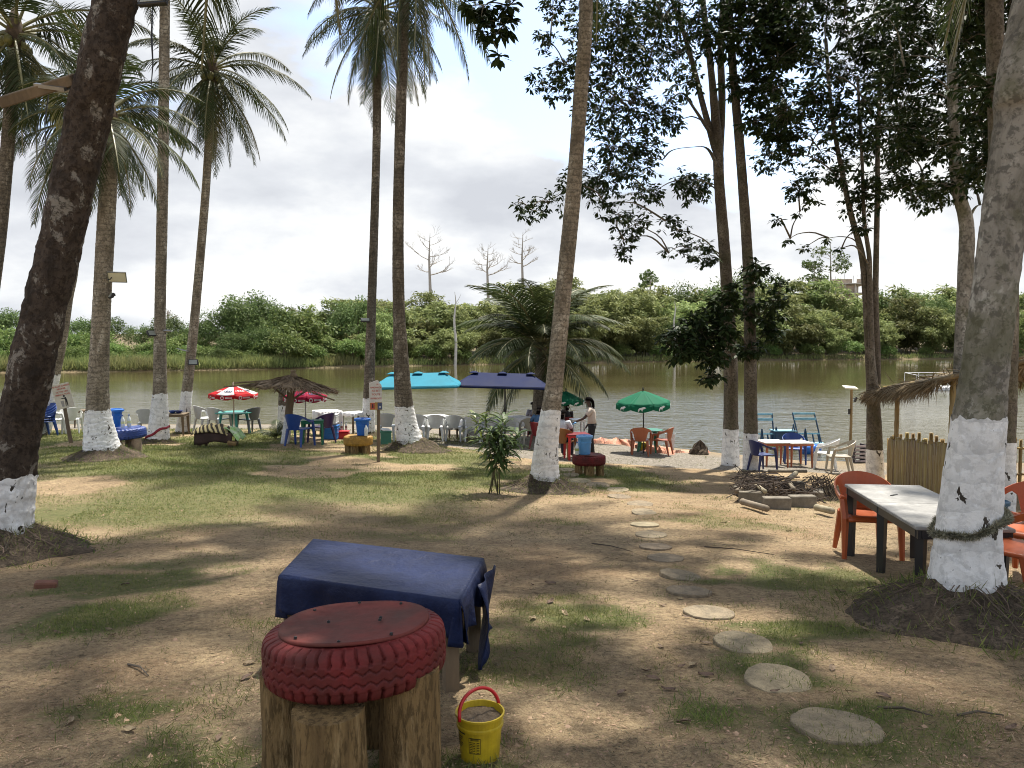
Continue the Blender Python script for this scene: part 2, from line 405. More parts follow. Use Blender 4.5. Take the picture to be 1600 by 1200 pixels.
# ---- far vegetation prototypes (unit = metres, base at origin)
def proto_bamboo(seed, Hh=12.0, n=24, spread=5.0):
    r = np.random.default_rng(seed); pos = []; drs = []; stems = MB()
    for i in range(n):
        az = r.uniform(0, 2 * math.pi); lean = r.uniform(.15, 1.0) * spread; h = Hh * r.uniform(.55, 1.02) * (1 - .25 * lean / spread)
        b0 = np.array([math.cos(az), math.sin(az), 0]) * r.uniform(.1, .9)
        e = np.array([math.cos(az), math.sin(az), 0])
        pts = []
        for t in np.linspace(0, 1, 22):
            droop = max(0, t - .72) ** 2 * h * 2.4
            pts.append(b0 + e * lean * t ** 2.0 + np.array([0, 0, h * (1 - (1 - t) ** 1.35) - droop]))
        if i % 3 == 0: stems.tube([Vector(p) for p in pts[::3]], [.06 * (1 - .8 * k / 8) for k in range(len(pts[::3]))], 4, False)
        for k in range(4, 22):
            for _ in range(2):
                q = r.uniform(0, 2 * math.pi); sp = r.uniform(.5, 1.5) * (1.25 - .5 * k / 22)
                tw = np.array([math.cos(q), math.sin(q), r.uniform(-.15, .45)]) * sp
                m_ = 9
                tt = r.uniform(.1, 1, m_)[:, None]
                p = pts[k] + tw * tt + r.normal(size=(m_, 3)) * .16 - np.array([0, 0, .25]) * tt ** 2
                pos.append(p); drs.append(tw / sp * .7 + r.normal(size=(m_, 3)) * .45 + np.array([0, 0, -.55]))
    pos = np.concatenate(pos); drs = np.concatenate(drs); N = len(pos)
    keep = pos[:, 2] > .1; pos = pos[keep]; drs = drs[keep]; N = len(pos)
    v, f = leaf_batch(pos, drs, r.normal(size=(N, 3)) * .6 + [0, 0, 1], r.uniform(.45, .85, N), r.uniform(.13, .22, N), 4)
    return mesh_np('bamboo_crown', v, f), stems.mesh('bamboo_stems')
def proto_round(seed, Hh=9, Rr=4.5, n=5200, low=.12, leaf=.42):
    r = np.random.default_rng(seed); cl = []
    for i in range(34):
        d = unit(r.normal(size=(1, 3)))[0]; d[2] = abs(d[2]) * 1.0 - .25; rr = r.uniform(.55, .95)
        cl.append((np.array([d[0] * Rr * rr, d[1] * Rr * rr, Hh * (low + (1 - low) * .45) + d[2] * Hh * (1 - low) * .52 * rr]), r.uniform(.22, .38) * Rr))
    pos = []; drs = []
    for c_, q in cl:
        m_ = n // 34; d = unit(r.normal(size=(m_, 3))); p = c_ + d * q * r.uniform(.35, 1.05, (m_, 1)) * [1, 1, .8]
        pos.append(p); drs.append(d * .8 + r.normal(size=(m_, 3)) * .5 + [0, 0, -.35])
    pos = np.concatenate(pos); drs = np.concatenate(drs); k_ = pos[:, 2] > .05; pos = pos[k_]; drs = drs[k_]; N = len(pos)
    v, f = leaf_batch(pos, drs, r.normal(size=(N, 3)) * .5 + [0, 0, 1], r.uniform(.6, 1.2, N) * leaf, r.uniform(.45, .8, N) * leaf * .6, 4)
    st = MB(); st.tube([(0, 0, -.5), (.1, 0, Hh * .3), (0, .1, Hh * .6)], [.22, .16, .06], 6)
    for c_, q in cl[::4]: st.tube([(0, 0, Hh * .3), tuple(c_ * .6 + np.array([0, 0, Hh * .12])), tuple(c_)], [.09, .05, .02], 4)
    return mesh_np('far_tree_crown', v, f), st.mesh('far_tree_trunk')
protoB = [proto_bamboo(40 + i) for i in range(5)]
protoR = [proto_round(60 + i) for i in range(3)]
protoS = [proto_round(80 + i, 3.4, 2.3, 2600, .02, .34) for i in range(4)]
for a_, b_ in protoB: a_.materials.append(M_bamboo); b_.materials.append(M_culm)
for a_, b_ in protoR: a_.materials.append(M_farleaf); b_.materials.append(M_culm)
for a_, b_ in protoS: a_.materials.append(M_shrubleaf); b_.materials.append(M_culm)
def place_far(name, pr, loc, s, label, cat, group, sz=None):
    o = empty(name, loc, random.uniform(0, 6.28), label, cat, group)
    o.scale = (s, s, sz or s)
    link('crown', pr[0], None, o); link('trunk', pr[1], None, o); return o
def far_ground(px, D):
    o_ = D - shore(px); return float(np.interp(o_, offs, hts))
TOP = ([-60, 0, 60, 110, 200, 300, 330, 400, 450, 490, 530, 570, 640, 700, 745, 780, 850, 930, 1000, 1060, 1180, 1240, 1300, 1350, 1400, 1440, 1500, 1560, 1620, 1700],
       [495, 490, 488, 496, 499, 500, 500, 478, 482, 476, 456, 448, 455, 455, 468, 450, 440, 434, 452, 446, 436, 442, 462, 466, 450, 441, 448, 470, 468, 470])
def topz(py, D): return P(800, py, D).z
BL = 'feathery green bamboo clump in the thick growth across the lake'
px = -70
while px < 1690:
    for row, (dd, dy, jit) in enumerate(((24, 0, 14), (12, 20, 18), (4.5, 48, 18))):
        q = px + random.uniform(-16, 16) + row * 14
        D = shore(q) + dd + random.uniform(-2, 2); z0 = far_ground(q, D) - .2
        ty = float(np.interp(q, *TOP)) + dy + random.uniform(-jit * .6, jit)
        h_ = (topz(ty, D) - z0) * (1.20 if q > 900 else 1.10)
        loc = ((q - 800) / F * D, D, z0)
        if q < 470 and row > 0:
            h2 = h_ * random.uniform(.7, 1.05)
            place_far('lakeside_shrub', random.choice(protoS), loc, h2 / 3.4 * 1.15, 'broad leafed shrub in the low green thicket across the lake', 'shrub', 'shrubs on the far bank', h2 / 3.4)
        elif q < 330:
            place_far('far_tree', random.choice(protoR), loc, h_ / 9 * 1.05, 'low rounded tree in the distant thicket across the lake', 'tree', 'low trees on the far bank', h_ / 9)
        elif random.random() < .16:
            place_far('far_tree', random.choice(protoR), loc, h_ / 9 * .9, 'dark rounded tree standing among the bamboo across the lake', 'tree', 'trees among the bamboo', h_ / 9)
        else:
            place_far('bamboo_clump', random.choice(protoB), loc, max(.55, h_ / 11.0) * random.uniform(1.1, 1.4), BL, 'bamboo', 'bamboo clumps along the far bank', h_ / 11.0)
    px += 44 if px > 470 else 40
# big rounded tree group rising over the thicket
for q, ty, dd, s_ in ((390, 446, 14, 1.0), (355, 470, 12, .8), (430, 462, 15, .85), (410, 500, 8, .7), (365, 512, 7, .7), (345, 540, 3, .4)):
    D = shore(q) + dd; z0 = far_ground(q, D); h_ = topz(ty, D) - z0
    place_far('spreading_tree', protoR[int(q) % 3], ((q - 800) / F * D, D, z0), h_ / 9 * 1.05,
              'tall rounded tree rising above the low thicket across the lake', 'tree', 'rounded trees above the far thicket', h_ / 9)
# front skirt of shrubs down to the water
px = -60
while px < 1690:
    q = px + random.uniform(-8, 8); D = shore(q) + (6.5 if q < 470 else 1.8) + random.uniform(-.6, 1.2); h_ = random.uniform(1.8, 3.6) * (1 if q < 470 else 1.25)
    if q < 470: D += 1.5
    place_far('lakeside_shrub', random.choice(protoS), ((q - 800) / F * D, D, far_ground(q, D) - .1), h_ / 3.4 * 1.1, 'pale green shrub leaning over the far waterline', 'shrub', 'shrubs at the far waterline', h_ / 3.4)
    px += 26 if q < 470 else 60
# reeds on the far bank
N = 26000
q = rng.uniform(-80, 1700, N); q = np.where(rng.random(N) < .62, rng.uniform(-80, 560, N), q)
sh = np.interp(q, [-400, 0, 200, 420, 700, 940, 1200, 1600, 2000], [88, 93, 97, 106, 124, 140, 158, 178, 195])
o_ = rng.uniform(.1, 1, N) ** 1.3 * np.where(q < 560, 6.5, 2.2); D = sh + o_
pos = np.stack([(q - 800) / F * D, D, np.interp(o_, offs, hts) - .1], 1)
L = rng.uniform(.7, 1.7, N) * np.where(q < 560, 1, .75)
v, f = leaf_batch(pos, rng.normal(size=(N, 3)) * .28 + [0, 0, 1], rng.normal(size=(N, 3)), L, rng.uniform(.08, .16, N), 4)
tag(link('reed_bed', mesh_np('reed_bed', v, f), M_reed), 'yellow green reeds and grass fringing the far bank', 'reeds', kind='stuff')

# ---- bare emergent trees far behind
def bare_tree(px, ytop, ybase, D, seed, label, width=.55, flat=True):
    r = random.Random(seed); z0 = P(px, ybase, D).z; H_ = P(px, ytop, D).z
    X = (px - 800) / F * D; root = empty('bare_tree', (X, D, 0), 0, label, 'tree', 'bare trees behind the far bamboo')
    base = min(z0, 6.0); tr = MB(); hh = H_ - base
    tr.tube([(0, 0, base), (.2, 0, base + hh * .4), (-.1, 0, base + hh * .75), (.2, 0, H_)], [.55, .45, .28, .05], 7); tr.build('trunk', M_pale, root)
    br = MB()
    def rec(p, d, L, rad, n):
        e = p + d * L; midp = p + d * L * .5 + Vector((0, 0, -L * .05))
        br.tube([p, midp, e], [rad, rad * .8, rad * .55], 4, False)
        if n == 0: return
        for i in range(3 if n > 1 else 4):
            nd = (d + Vector((r.uniform(-.8, .8), r.uniform(-.8, .8), r.uniform(-.15, .65)))).normalized()
            rec(p + d * L * r.uniform(.45, 1), nd, L * r.uniform(.5, .7), rad * .5, n - 1)
    vis = H_ - z0
    for i in range(11):
        t = .30 + .68 * i / 11; az = i * 2.4 + r.uniform(-.4, .4)
        d = Vector((math.cos(az), math.sin(az) * .8, r.uniform(.05, .5))).normalized()
        rec(Vector((0, 0, z0 + vis * t)), d, vis * width * (1.05 - .6 * t) * r.uniform(.6, 1.0) * .55, .2 * (1.2 - t), 3)
    br.build('branches', M_pale, root); return root
bare_tree(672, 364, 458, 215, 3, 'tall bare tree with wide level branches rising above the bamboo', .75)
bare_tree(762, 384, 450, 225, 5, 'smaller bare forked tree between two taller bare trees', .8)
bare_tree(816, 362, 440, 230, 8, 'bare tree with a straight pole trunk above the young coconut palm', .65)
bare_tree(264, 484, 506, 210, 11, 'tiny flat topped bare tree over the low thicket', .9)

# sparse leafy trees on the skyline
def sky_tree(px, ytop, ybase, D, label, seed):
    r = np.random.default_rng(seed); X = (px - 800) / F * D; zt = P(px, ytop, D).z; zb = P(px, ybase, D).z
    root = empty('skyline_tree', (X, D, 0), 0, label, 'tree'); st = MB(); h_ = zt - zb
    st.tube([(0, 0, 5), (.4, 0, zb), (.1, 0, zt)], [.4, .28, .06], 6); pos = []; drs = []
    for i in range(16):
        t = r.uniform(.2, 1); az = r.uniform(0, 6.28); e = np.array([math.cos(az) * h_ * .42 * (1.1 - .6 * t), math.sin(az) * h_ * .4, zb + h_ * t])
        st.tube([(.2, 0, zb + h_ * t * .8), tuple(e)], [.08, .03], 4, False)
        d = unit(r.normal(size=(60, 3))); pos.append(e + d * [1, 1, .45] * h_ * .12); drs.append(d + [0, 0, -.2])
    pos = np.concatenate(pos); drs = np.concatenate(drs); n_ = len(pos)
    st.build('trunk', M_pale, root)
    v, f = leaf_batch(pos, drs, r.normal(size=(n_, 3)) + [0, 0, 1], r.uniform(.5, .9, n_), r.uniform(.3, .5, n_), 4)
    link('crown', mesh_np('skyline_crown', v, f), M_farleaf, root)
sky_tree(1293, 378, 440, 235, 'sparse layered tree in front of the unfinished concrete building', 1)
sky_tree(1268, 408, 450, 236, 'shorter sparse tree beside the unfinished concrete building', 2)
sky_tree(1013, 420, 452, 230, 'sparse flat topped tree poking above the bamboo', 3)

# unfinished concrete building beyond the bamboo
M_conc = mat('raw_concrete', (.50, .46, .40), .9, .25, .6)
M_brickw = mat('raw_block_wall', (.50, .40, .31), .9, .3, .5)
M_dark = mat('dark_void', (.03, .03, .03), .9, .2, 2)
Db = 262; mpp = Db / F
bl = empty('unfinished_building', ((1305 - 800) * mpp, Db, 0), R(-12), 'unfinished multi storey concrete building frame above the bamboo', 'building')
zt = P(800, 440, Db).z
W_, dp = 15.5, 11
for i in range(9):
    zf = zt - 1.2 - 3.1 * i
    if zf < 5: break
    MB().box((0, 0, zf), (W_ + 1.6, dp + 1.6, .32)).build('floor_slab', M_conc, bl)
    for jx in range(6):
        for jy in (0, 1):
            MB().box((-W_ / 2 + jx * W_ / 5, (jy - .5) * dp, zf - 1.55), (.45, .45, 2.78)).build('column', M_conc, bl)
    for jx in (0, 2, 3):
        MB().box((-W_ / 2 + (jx + .5) * W_ / 5, -dp / 2 + .6, zf - 1.7 - .3 * (i % 2)), (W_ / 5 - .6, .2, 2.4)).build('infill_wall', M_brickw, bl)
    MB().box((0, dp / 2 - .8, zf - 1.6), (W_ - 1, .2, 2.7)).build('infill_wall', M_brickw, bl)
for k_, (x_, w_) in enumerate(((-6.2, 4.6), (.6, 6.2), (6.8, 3.2))):
    MB().box((x_, -dp / 2 + .3 * k_, zt - .3), (w_, .3, 1.4)).build('parapet', M_brickw, bl)
for i in range(14): MB().tube([(-W_ / 2 + i * 1.3, -dp / 2 + (i % 3), zt - 1), (-W_ / 2 + i * 1.3 + .1, -dp / 2 + (i % 3), zt + 1.2 + (i % 4) * .3)], .05, 4).build('rebar', M_dark, bl)
# ================================================================ TREES
def bark_mat(name, c1, c2, c3, ringscale=0, patch=3.0, bump=.6, moss=0, chips=0.0, zs=.45, sp=1.0):
    m = bpy.data.materials.new(name); m.use_nodes = True; T = NT(m.node_tree); b = T.n['Principled BSDF']
    g = T.new('ShaderNodeTexCoord').outputs['Object']
    st = T.mapping(g, scale=(1, 1, zs))
    n1 = T.noise(st, patch, 7, .65, .5); n2 = T.noise(T.mapping(g, scale=(1, 1, min(1, zs * 2.2))), patch * 5, 5, .7, .3); n3 = T.noise(T.mapping(g, scale=(1, 1, .25)), patch * 9, 4, .6)
    col = T.ramp(n1, [(.36, c2), (.50, c1), (.56, c1), (.60, c3)])
    col = T.mix(T.math('MULTIPLY', T.ramp(n2, [(.48, 0), (.58, 1)]), .78 * sp), col, tuple(k * .35 for k in c1))
    if chips:
        ch = T.noise(T.mapping(g, scale=(1, 1, .55), loc=(3, 1, 0)), 11, 4, .55, .5)
        col = T.mix(T.ramp(ch, [(.69 - .04 * chips, 0), (.70 - .04 * chips, 1)]), col, (.05, .042, .034))
        dirt = T.noise(T.mapping(g, scale=(1, 1, .4), loc=(8, 1, 0)), 2.4, 5, .65)
        col = T.mix(T.math('MULTIPLY', T.ramp(dirt, [(.5, 0), (.8, 1)]), .26), col, (.40, .37, .32))
    if moss: col = T.mix(T.math('MULTIPLY', T.ramp(T.noise(T.mapping(g, loc=(5, 2, 1)), 1.7, 5, .65), [(.5, 0), (.62, 1)]), moss), col, (.085, .088, .038))
    h = T.math('ADD', n1, T.math('ADD', T.math('MULTIPLY', n2, .6), T.math('MULTIPLY', n3, .4)))
    if ringscale:
        wv = T.new('ShaderNodeTexWave', wave_type='BANDS', bands_direction='Z', wave_profile='SAW'); T.set(wv.inputs[0], g)
        wv.inputs['Scale'].default_value = ringscale; wv.inputs['Distortion'].default_value = 5.0; wv.inputs['Detail'].default_value = 3; wv.inputs['Detail Scale'].default_value = 1.3
        col = T.mix(T.math('MULTIPLY', T.ramp(wv.outputs[1], [(0, 1), (.30, 0)]), .70 * sp), col, tuple(k * .35 for k in c1))
        h = T.math('ADD', h, T.math('MULTIPLY', wv.outputs[1], .7))
    T.set(b.inputs['Base Color'], col); b.inputs['Roughness'].default_value = .93; b.inputs['Specular IOR Level'].default_value = .2
    T.set(b.inputs['Normal'], T.bump(h, bump, .03)); return m
M_palm = bark_mat('palm_bark', (.30, .26, .205), (.15, .125, .095), (.46, .415, .345), 2.6, 4.2, .9)
M_palmd = bark_mat('dark_palm_bark', (.165, .14, .11), (.078, .066, .052), (.29, .255, .21), 2.6, 4.2, .9)
M_near = bark_mat('flaking_dark_bark', (.070, .053, .041), (.032, .025, .020), (.22, .20, .17), 0, 4.2, 1.0, zs=.7)
M_grey = bark_mat('mottled_grey_bark', (.27, .25, .215), (.115, .105, .082), (.42, .40, .355), 0.0, 3.4, .5, .55)
M_brown = bark_mat('brown_tree_bark', (.155, .13, .10), (.085, .07, .055), (.225, .195, .155), 0.0, 4, .7, .3)
M_white = bark_mat('whitewash', (.80, .80, .79), (.70, .70, .69), (.85, .85, .84), 1.3, 2.5, .5, 0, .95, sp=.42)
M_root = bark_mat('root_mound_soil', (.10, .076, .054), (.052, .040, .029), (.17, .13, .092), 0, 7, 1.0)
M_frond = mat('palm_leaflet', (.046, .062, .020), .6, .35, .5, trans=.18, spec=.2, col2=(.028, .042, .013), rand=.6, island=.6)
M_frondy = mat('yellowing_palm_leaflet', (.19, .17, .055), .5, .3, .5, trans=.2, rand=.4)
M_rachis = mat('palm_stalk', (.17, .16, .06), .5, .2, 3)
M_nut = mat('coconut', (.16, .15, .04), .45, .3, 4)
M_fibre = mat('palm_fibre', (.10, .07, .045), .95, .4, 8, bump=.8)

def trunk_np(path, radii, seg=28, step=.05, ring=.10, ringamp=.02, noise=.03, seed=0, ztop=None, lobes=0, extra=0.0, ragged=0.0, lo=0.0, hi=1.0):
    """tapered trunk along a path; horizontal scar rings; returns verts, quads"""
    pts = catmull(path, 160); rr = np.interp(np.linspace(0, 1, 160), np.linspace(0, 1, len(radii)), radii)
    seglen = np.r_[0, np.cumsum(np.linalg.norm(np.diff(pts, axis=0), axis=1))]; Ltot = seglen[-1]
    s = np.arange(lo * Ltot, hi * Ltot + step * .5, step)
    C = np.stack([np.interp(s, seglen, pts[:, k]) for k in range(3)], 1); r0 = np.interp(s, seglen, rr)
    th = np.linspace(0, 2 * math.pi, seg, endpoint=False)
    S_, TH = np.meshgrid(s, th, indexing='ij')
    nz = (fbm(S_ * 1.0 + 50, TH * 1.2 * .35 + 7, .30, seed, 4) - .5) * .6 + (fbm(S_, np.abs(TH - math.pi) * .35 + 3, .09, seed + 5, 3) - .5) * .6
    wob = (vnoise(S_, np.abs(TH - math.pi) * .5, .25, seed + 9) - .5) * ring * 1.4
    saw = ((S_ + wob) / ring) % 1.0
    rad = r0[:, None] * (1 + ringamp * (saw - .5) * 2 + noise * nz * 2 + .10 * (vnoise(S_, TH * 0, 1.3, seed + 2) - .5) * .5)
    if lobes: rad *= 1 + .13 * np.exp(-S_ / .35) * np.cos(lobes * TH + seed)
    rad += extra
    X = C[:, 0:1] + rad * np.cos(TH); Y = C[:, 1:2] + rad * np.sin(TH); Zz = np.repeat(C[:, 2:3], seg, 1)
    if ragged:
        e = (fbm(TH * .35, TH * 0 + seed, .12, seed + 3, 3) - .5) * ragged * 2
        Zz = Zz + e * np.clip((S_ - (s[-1] - .5)) / .5, 0, 1)
        e2 = (fbm(TH * .35, TH * 0 + seed + 4, .10, seed + 6, 3)) * ragged * 2.5
        Zz = Zz + e2 * np.clip(1 - (S_ - s[0]) / .25, 0, 1)
    n = len(s); I = np.arange(n * seg).reshape(n, seg); J = np.roll(I, -1, 1)
    Fq = np.stack([I[:-1].ravel(), J[:-1].ravel(), J[1:].ravel(), I[1:].ravel()], 1)
    return np.stack([X.ravel(), Y.ravel(), Zz.ravel()], 1), Fq
def mound_np(r, h, seed, n=26, seg=64):
    t = np.linspace(0, 1, n); th = np.linspace(0, 2 * math.pi, seg, endpoint=False); TT, TH = np.meshgrid(t, th, indexing='ij')
    cx, cy = np.cos(TH), np.sin(TH); rad = .02 + TT * r
    H_ = h * (1 - TT ** 1.1) ** 1.3 * (1 + .35 * (fbm(cx * rad * 2, cy * rad * 2, .5, seed, 3) - .5) * 2) + .06 * (fbm(cx * rad, cy * rad, .09, seed + 2, 3) - .5) * (1 - TT)
    rr = rad * (1 + .22 * (fbm(cx * 1.3, cy * 1.3, .6, seed + 1, 3) - .5) * 2)
    H_ = H_ - .10 * np.clip((TT - .85) / .15, 0, 1)
    V = np.stack([(rr * cx).ravel(), (rr * cy).ravel(), H_.ravel()], 1)
    I = np.arange(n * seg).reshape(n, seg); J = np.roll(I, -1, 1)
    return V, np.stack([I[:-1].ravel(), J[:-1].ravel(), J[1:].ravel(), I[1:].ravel()], 1)
M_blade = mat('grass_blade', (.120, .178, .042), .7, .35, 1.2, trans=.3, col2=(.20, .185, .07), spec=.2, island=.9)
def add_mound(root, c, r, h, seed):
    V, Fq = mound_np(r, h, seed); V = V + np.array([c.x, c.y, 0]);
    V[:, 2] = V[:, 2] + zg(V[:, 0], V[:, 1]) - .02
    mo = link('root_mound', mesh_np('root_mound', V, Fq, True), M_root, root)
    rn = random.Random(seed); rb = MB()
    for i in range(int(120 * r)):
        az = rn.uniform(0, 6.28); r0 = rn.uniform(.15, .55) * r; r1 = r0 + rn.uniform(.2, .5) * r; pts = []
        for t in (0, .35, .7, 1):
            q = r0 + (r1 - r0) * t; a = az + t * rn.uniform(-.25, .25)
            hh = h * max(0, 1 - (q / r) ** 1.1) ** 1.3
            X, Y = c.x + q * math.cos(a), c.y + q * math.sin(a); pts.append((X, Y, Z(X, Y) + hh + .012 - .06 * (t == 1)))
        k_ = rn.uniform(.2, .55); rb.tube(pts, [.008 * k_, .01 * k_, .008 * k_, .004 * k_], 3, False)
    tag(rb.build('roots', mat('dry_root', (.13, .10, .07), .9, .4, 6, island=1.2), mo), kind='stuff')
    N = int(1500 * r); a = rng.uniform(0, 6.28, N); q = r * rng.uniform(.25, 1.22, N); X = c.x + q * np.cos(a); Y = c.y + q * np.sin(a)
    pos = np.stack([X, Y, zg(X, Y) + h * np.clip(1 - (q / r) ** 1.1, 0, 1) ** 1.3 - .01], 1)
    d = rng.normal(size=(N, 3)) * .6 + [0, 0, .8] + np.stack([np.cos(a), np.sin(a), a * 0], 1) * .5
    v, f = leaf_batch(pos, d, rng.normal(size=(N, 3)), rng.uniform(.03, .13, N), rng.uniform(.004, .009, N), 4)
    tag(link('grass_tuft', mesh_np('mound_grass', v, f), M_blade, mo), kind='stuff')
    return mo

def frond_mesh(elev, L=3.8, bend=1.1, seed=0, n=62, leaf=.82, wd=.046, hang=.55, up=False):
    r = np.random.default_rng(seed); m = 26; pts = [np.zeros(3)]; ang = elev
    for i in range(m):
        t = i / m; ang = elev - bend * t ** 1.25
        pts.append(pts[-1] + np.array([math.cos(ang), 0, math.sin(ang)]) * L / m)
    pts = np.array(pts); V = []; Fq = []
    rb = MB(); rb.tube([tuple(p) for p in pts[::2]], [.045 * (1 - .85 * k / 13) + .004 for k in range(14)], 5, False)
    for sd in (-1, 1):
        for i in range(n):
            t = .13 + .87 * (i + r.uniform(-.3, .3)) / n; t = min(max(t, 0), .995)
            if r.random() < .05: continue
            k = t * m; a = int(k); p = pts[a] + (pts[a + 1] - pts[a]) * (k - a); tg = pts[a + 1] - pts[a]; tg /= np.linalg.norm(tg)
            side = np.array([0, sd, 0.]); nup = np.cross(tg, side) * sd; nup = nup if nup[2] > 0 else -nup
            ll = leaf * (.45 + .55 * math.sin(math.pi * min(1, t * .95 + .12))) * (1 - .45 * max(0, t - .75) / .25) * r.uniform(.85, 1.1)
            fw = .45 + .75 * t + r.uniform(-.1, .1)
            d0 = side * 1.0 + tg * fw + nup * r.uniform(.05, .35) * (1 - .5 * t); d0 /= np.linalg.norm(d0)
            q = p.copy(); d = d0.copy(); w_ = wd * r.uniform(.8, 1.15); rows = []
            for s_, ww in ((0, .55), (.38, 1.0), (.72, .75), (1, .08)):
                rows.append((q.copy(), ww)); d = d + np.array([0, 0, -hang * r.uniform(.6, 1.1)]) * .55; d /= np.linalg.norm(d); q = q + d * ll * .36
            b0 = len(V)
            for q, ww in rows:
                c_ = tg * w_ * ww * .5; V.append(q + c_); V.append(q - c_)
            for j in range(3): Fq.append((b0 + 2 * j, b0 + 2 * j + 1, b0 + 2 * j + 3, b0 + 2 * j + 2))
    me = bpy.data.meshes.new('frond'); o = len(V); V = [tuple(p) for p in V] + [tuple(p) for p in rb.v]; Fq = Fq + [tuple(i + o for i in q) for q in rb.f]
    me.from_pydata(V, [], Fq); nl = o // 8 * 3
    return me, nl
FR = {}
def frond(kind, var, L=3.8, yellow=False):
    key = (kind, var, L, yellow)
    if key in FR: return FR[key]
    el, be = {'up': (R(72), 1.2), 'high': (R(48), 1.35), 'mid': (R(20), 1.25), 'low': (R(-12), 1.05), 'hang': (R(-48), .6), 'dead': (R(-72), .25)}[kind]
    me, nl = frond_mesh(el, L, be, 100 + var * 7 + len(kind), hang={'up': .3, 'high': .45, 'mid': .6, 'low': .7, 'hang': .7, 'dead': .5}[kind])
    me.materials.append(M_frondy if yellow else M_frond); me.materials.append(M_rachis)
    mi = np.zeros(len(me.polygons), np.int32); mi[nl:] = 1; me.polygons.foreach_set('material_index', mi)
    FR[key] = me; return me
def palm_crown(root, c, L, n, seed, mix=(2, 4, 6, 6, 4, 1), nuts=5, s=1.0):
    r = random.Random(seed); kinds = []
    for k, q in zip(('up', 'high', 'mid', 'low', 'hang', 'dead'), mix): kinds += [k] * q
    az = r.uniform(0, 6.28)
    for i, k in enumerate(kinds):
        az += 2.399963; y_ = (k in ('hang', 'dead') and r.random() < .3)
        o = link('frond', frond(k, r.randint(0, 2), L, y_), None, root, c + Vector((math.cos(az) * .1, math.sin(az) * .1, {'up': .25, 'high': .2, 'mid': .1, 'low': 0, 'hang': -.1, 'dead': -.25}[k])))
        q = r.uniform(.85, 1.1) * s; o.scale = (q, q, q); o.rotation_euler = (r.uniform(-.15, .15), r.uniform(-.12, .12), az)
    fb_ = MB(); fb_.lathe([(.10, -.55), (.19, -.3), (.23, 0), (.15, .35), (.05, .7)], 10); fb_.build('crown_shaft', M_fibre, root, True, loc=c)
    for i in range(nuts):
        a = i * 2.4 + seed; nb = MB(); nb.lathe([(.015, -.14), (.075, -.10), (.115, 0), (.09, .10), (.02, .145)], 9)
        nb.build('coconut', M_nut, root, True, loc=c + Vector((math.cos(a) * .27, math.sin(a) * .27, -.22 - .13 * (i % 3))), rot=(r.uniform(-.3, .3), r.uniform(-.3, .3), 0))

def palm(label, pts, D, wpx, base_y, paint_y=None, crown=None, bark=None, mound=None, seed=0, L=3.8, mix=(2, 4, 6, 6, 4, 1), nuts=5, s=1.0, seg=28, step=.045, noise=.03, ringamp=.02, tops=None, ring=.10, lobes=0, name='palm_tree'):
    """pts: picture points from base to top at about D metres"""
    g0 = G(pts[0][0], base_y); k = D / g0.y; 
    W = [P(px, py, D) for px, py in pts]; W[0].z = min(W[0].z, Z(W[0].x, W[0].y)) - .15
    if crown is not None: W.append(crown)
    base = Vector((W[0].x, W[0].y, Z(W[0].x, W[0].y)))
    root = empty(name, (0, 0, 0), 0, label, 'palm tree')
    root.location = base
    loc = [tuple(p - base) for p in W]; rad = [w_ * D / F / 2 for w_ in wpx]
    V, Fq = trunk_np(loc, rad, seg, step, ring, ringamp, noise, seed, lobes=lobes)
    link('trunk', mesh_np('palm_trunk', V, Fq, True), bark or M_palm, root)
    if paint_y:
        lens = np.r_[0, np.cumsum([ (Vector(loc[i + 1]) - Vector(loc[i])).length for i in range(len(loc) - 1)])]
        zp = P(pts[0][0], paint_y, D).z - base.z
        pp = catmull(loc, 160); sl = np.r_[0, np.cumsum(np.linalg.norm(np.diff(pp, axis=0), axis=1))]
        hi = float(np.interp(zp, pp[:, 2], sl / sl[-1])); lo = float(np.interp((mound[1] * .25 if mound else .05), pp[:, 2], sl / sl[-1]))
        V, Fq = trunk_np(loc, rad, seg * 2, step * .6, ring, ringamp, noise, seed, extra=.006, ragged=.05, lo=lo, hi=hi, lobes=lobes)
        link('painted_base', mesh_np('painted_base', V, Fq, True), M_white, root)
    if mound:
        mo = add_mound(root, base, mound[0], mound[1], seed + 30)
        mo.matrix_parent_inverse = Matrix.Translation(-base)
    if crown is not None: palm_crown(root, crown - base, L, 0, seed, mix, nuts, s)
    return root

# palms of the grove (picture points base -> top)
palm('dark rough barked palm leaning inward with grey painted foot and a lamp arm',
     [(5, 868), (18, 740), (52, 560), (95, 380), (133, 200), (176, 20)], 7.9, [76, 67, 64, 63, 62, 62, 56], 870, 742, P(182, 0, 7.9) + Vector((.8, 1.0, 5.2)), M_near, (.95, .42), 1, 4.4, (2, 5, 7, 6, 4, 2), 4, 1.15, 72, .018, .15, .006, ring=.13)
palm('stout palm with flared white foot on a dark mound, solar lamp high up',
     [(163, 716), (153, 640), (156, 540), (163, 400), (170, 260)], 17.2, [62, 35, 27, 26, 25, 22], 722, 640, P(168, 185, 17.2), None, (1.0, .38), 2, 3.3, (2, 4, 6, 6, 4, 1), 4, .66, 40, .03)
palm('tall straight palm with red cloth band round its white foot',
     [(246, 690), (250, 612), (250, 500), (254, 300), (257, 60), (258, -60)], 21.3, [36, 21, 16.5, 16, 15, 14, 13], 692, 615, P(258, -150, 21.3), None, (.62, .22), 3, 3.6, (2, 4, 5, 5, 2, 0), 4, 1.0)
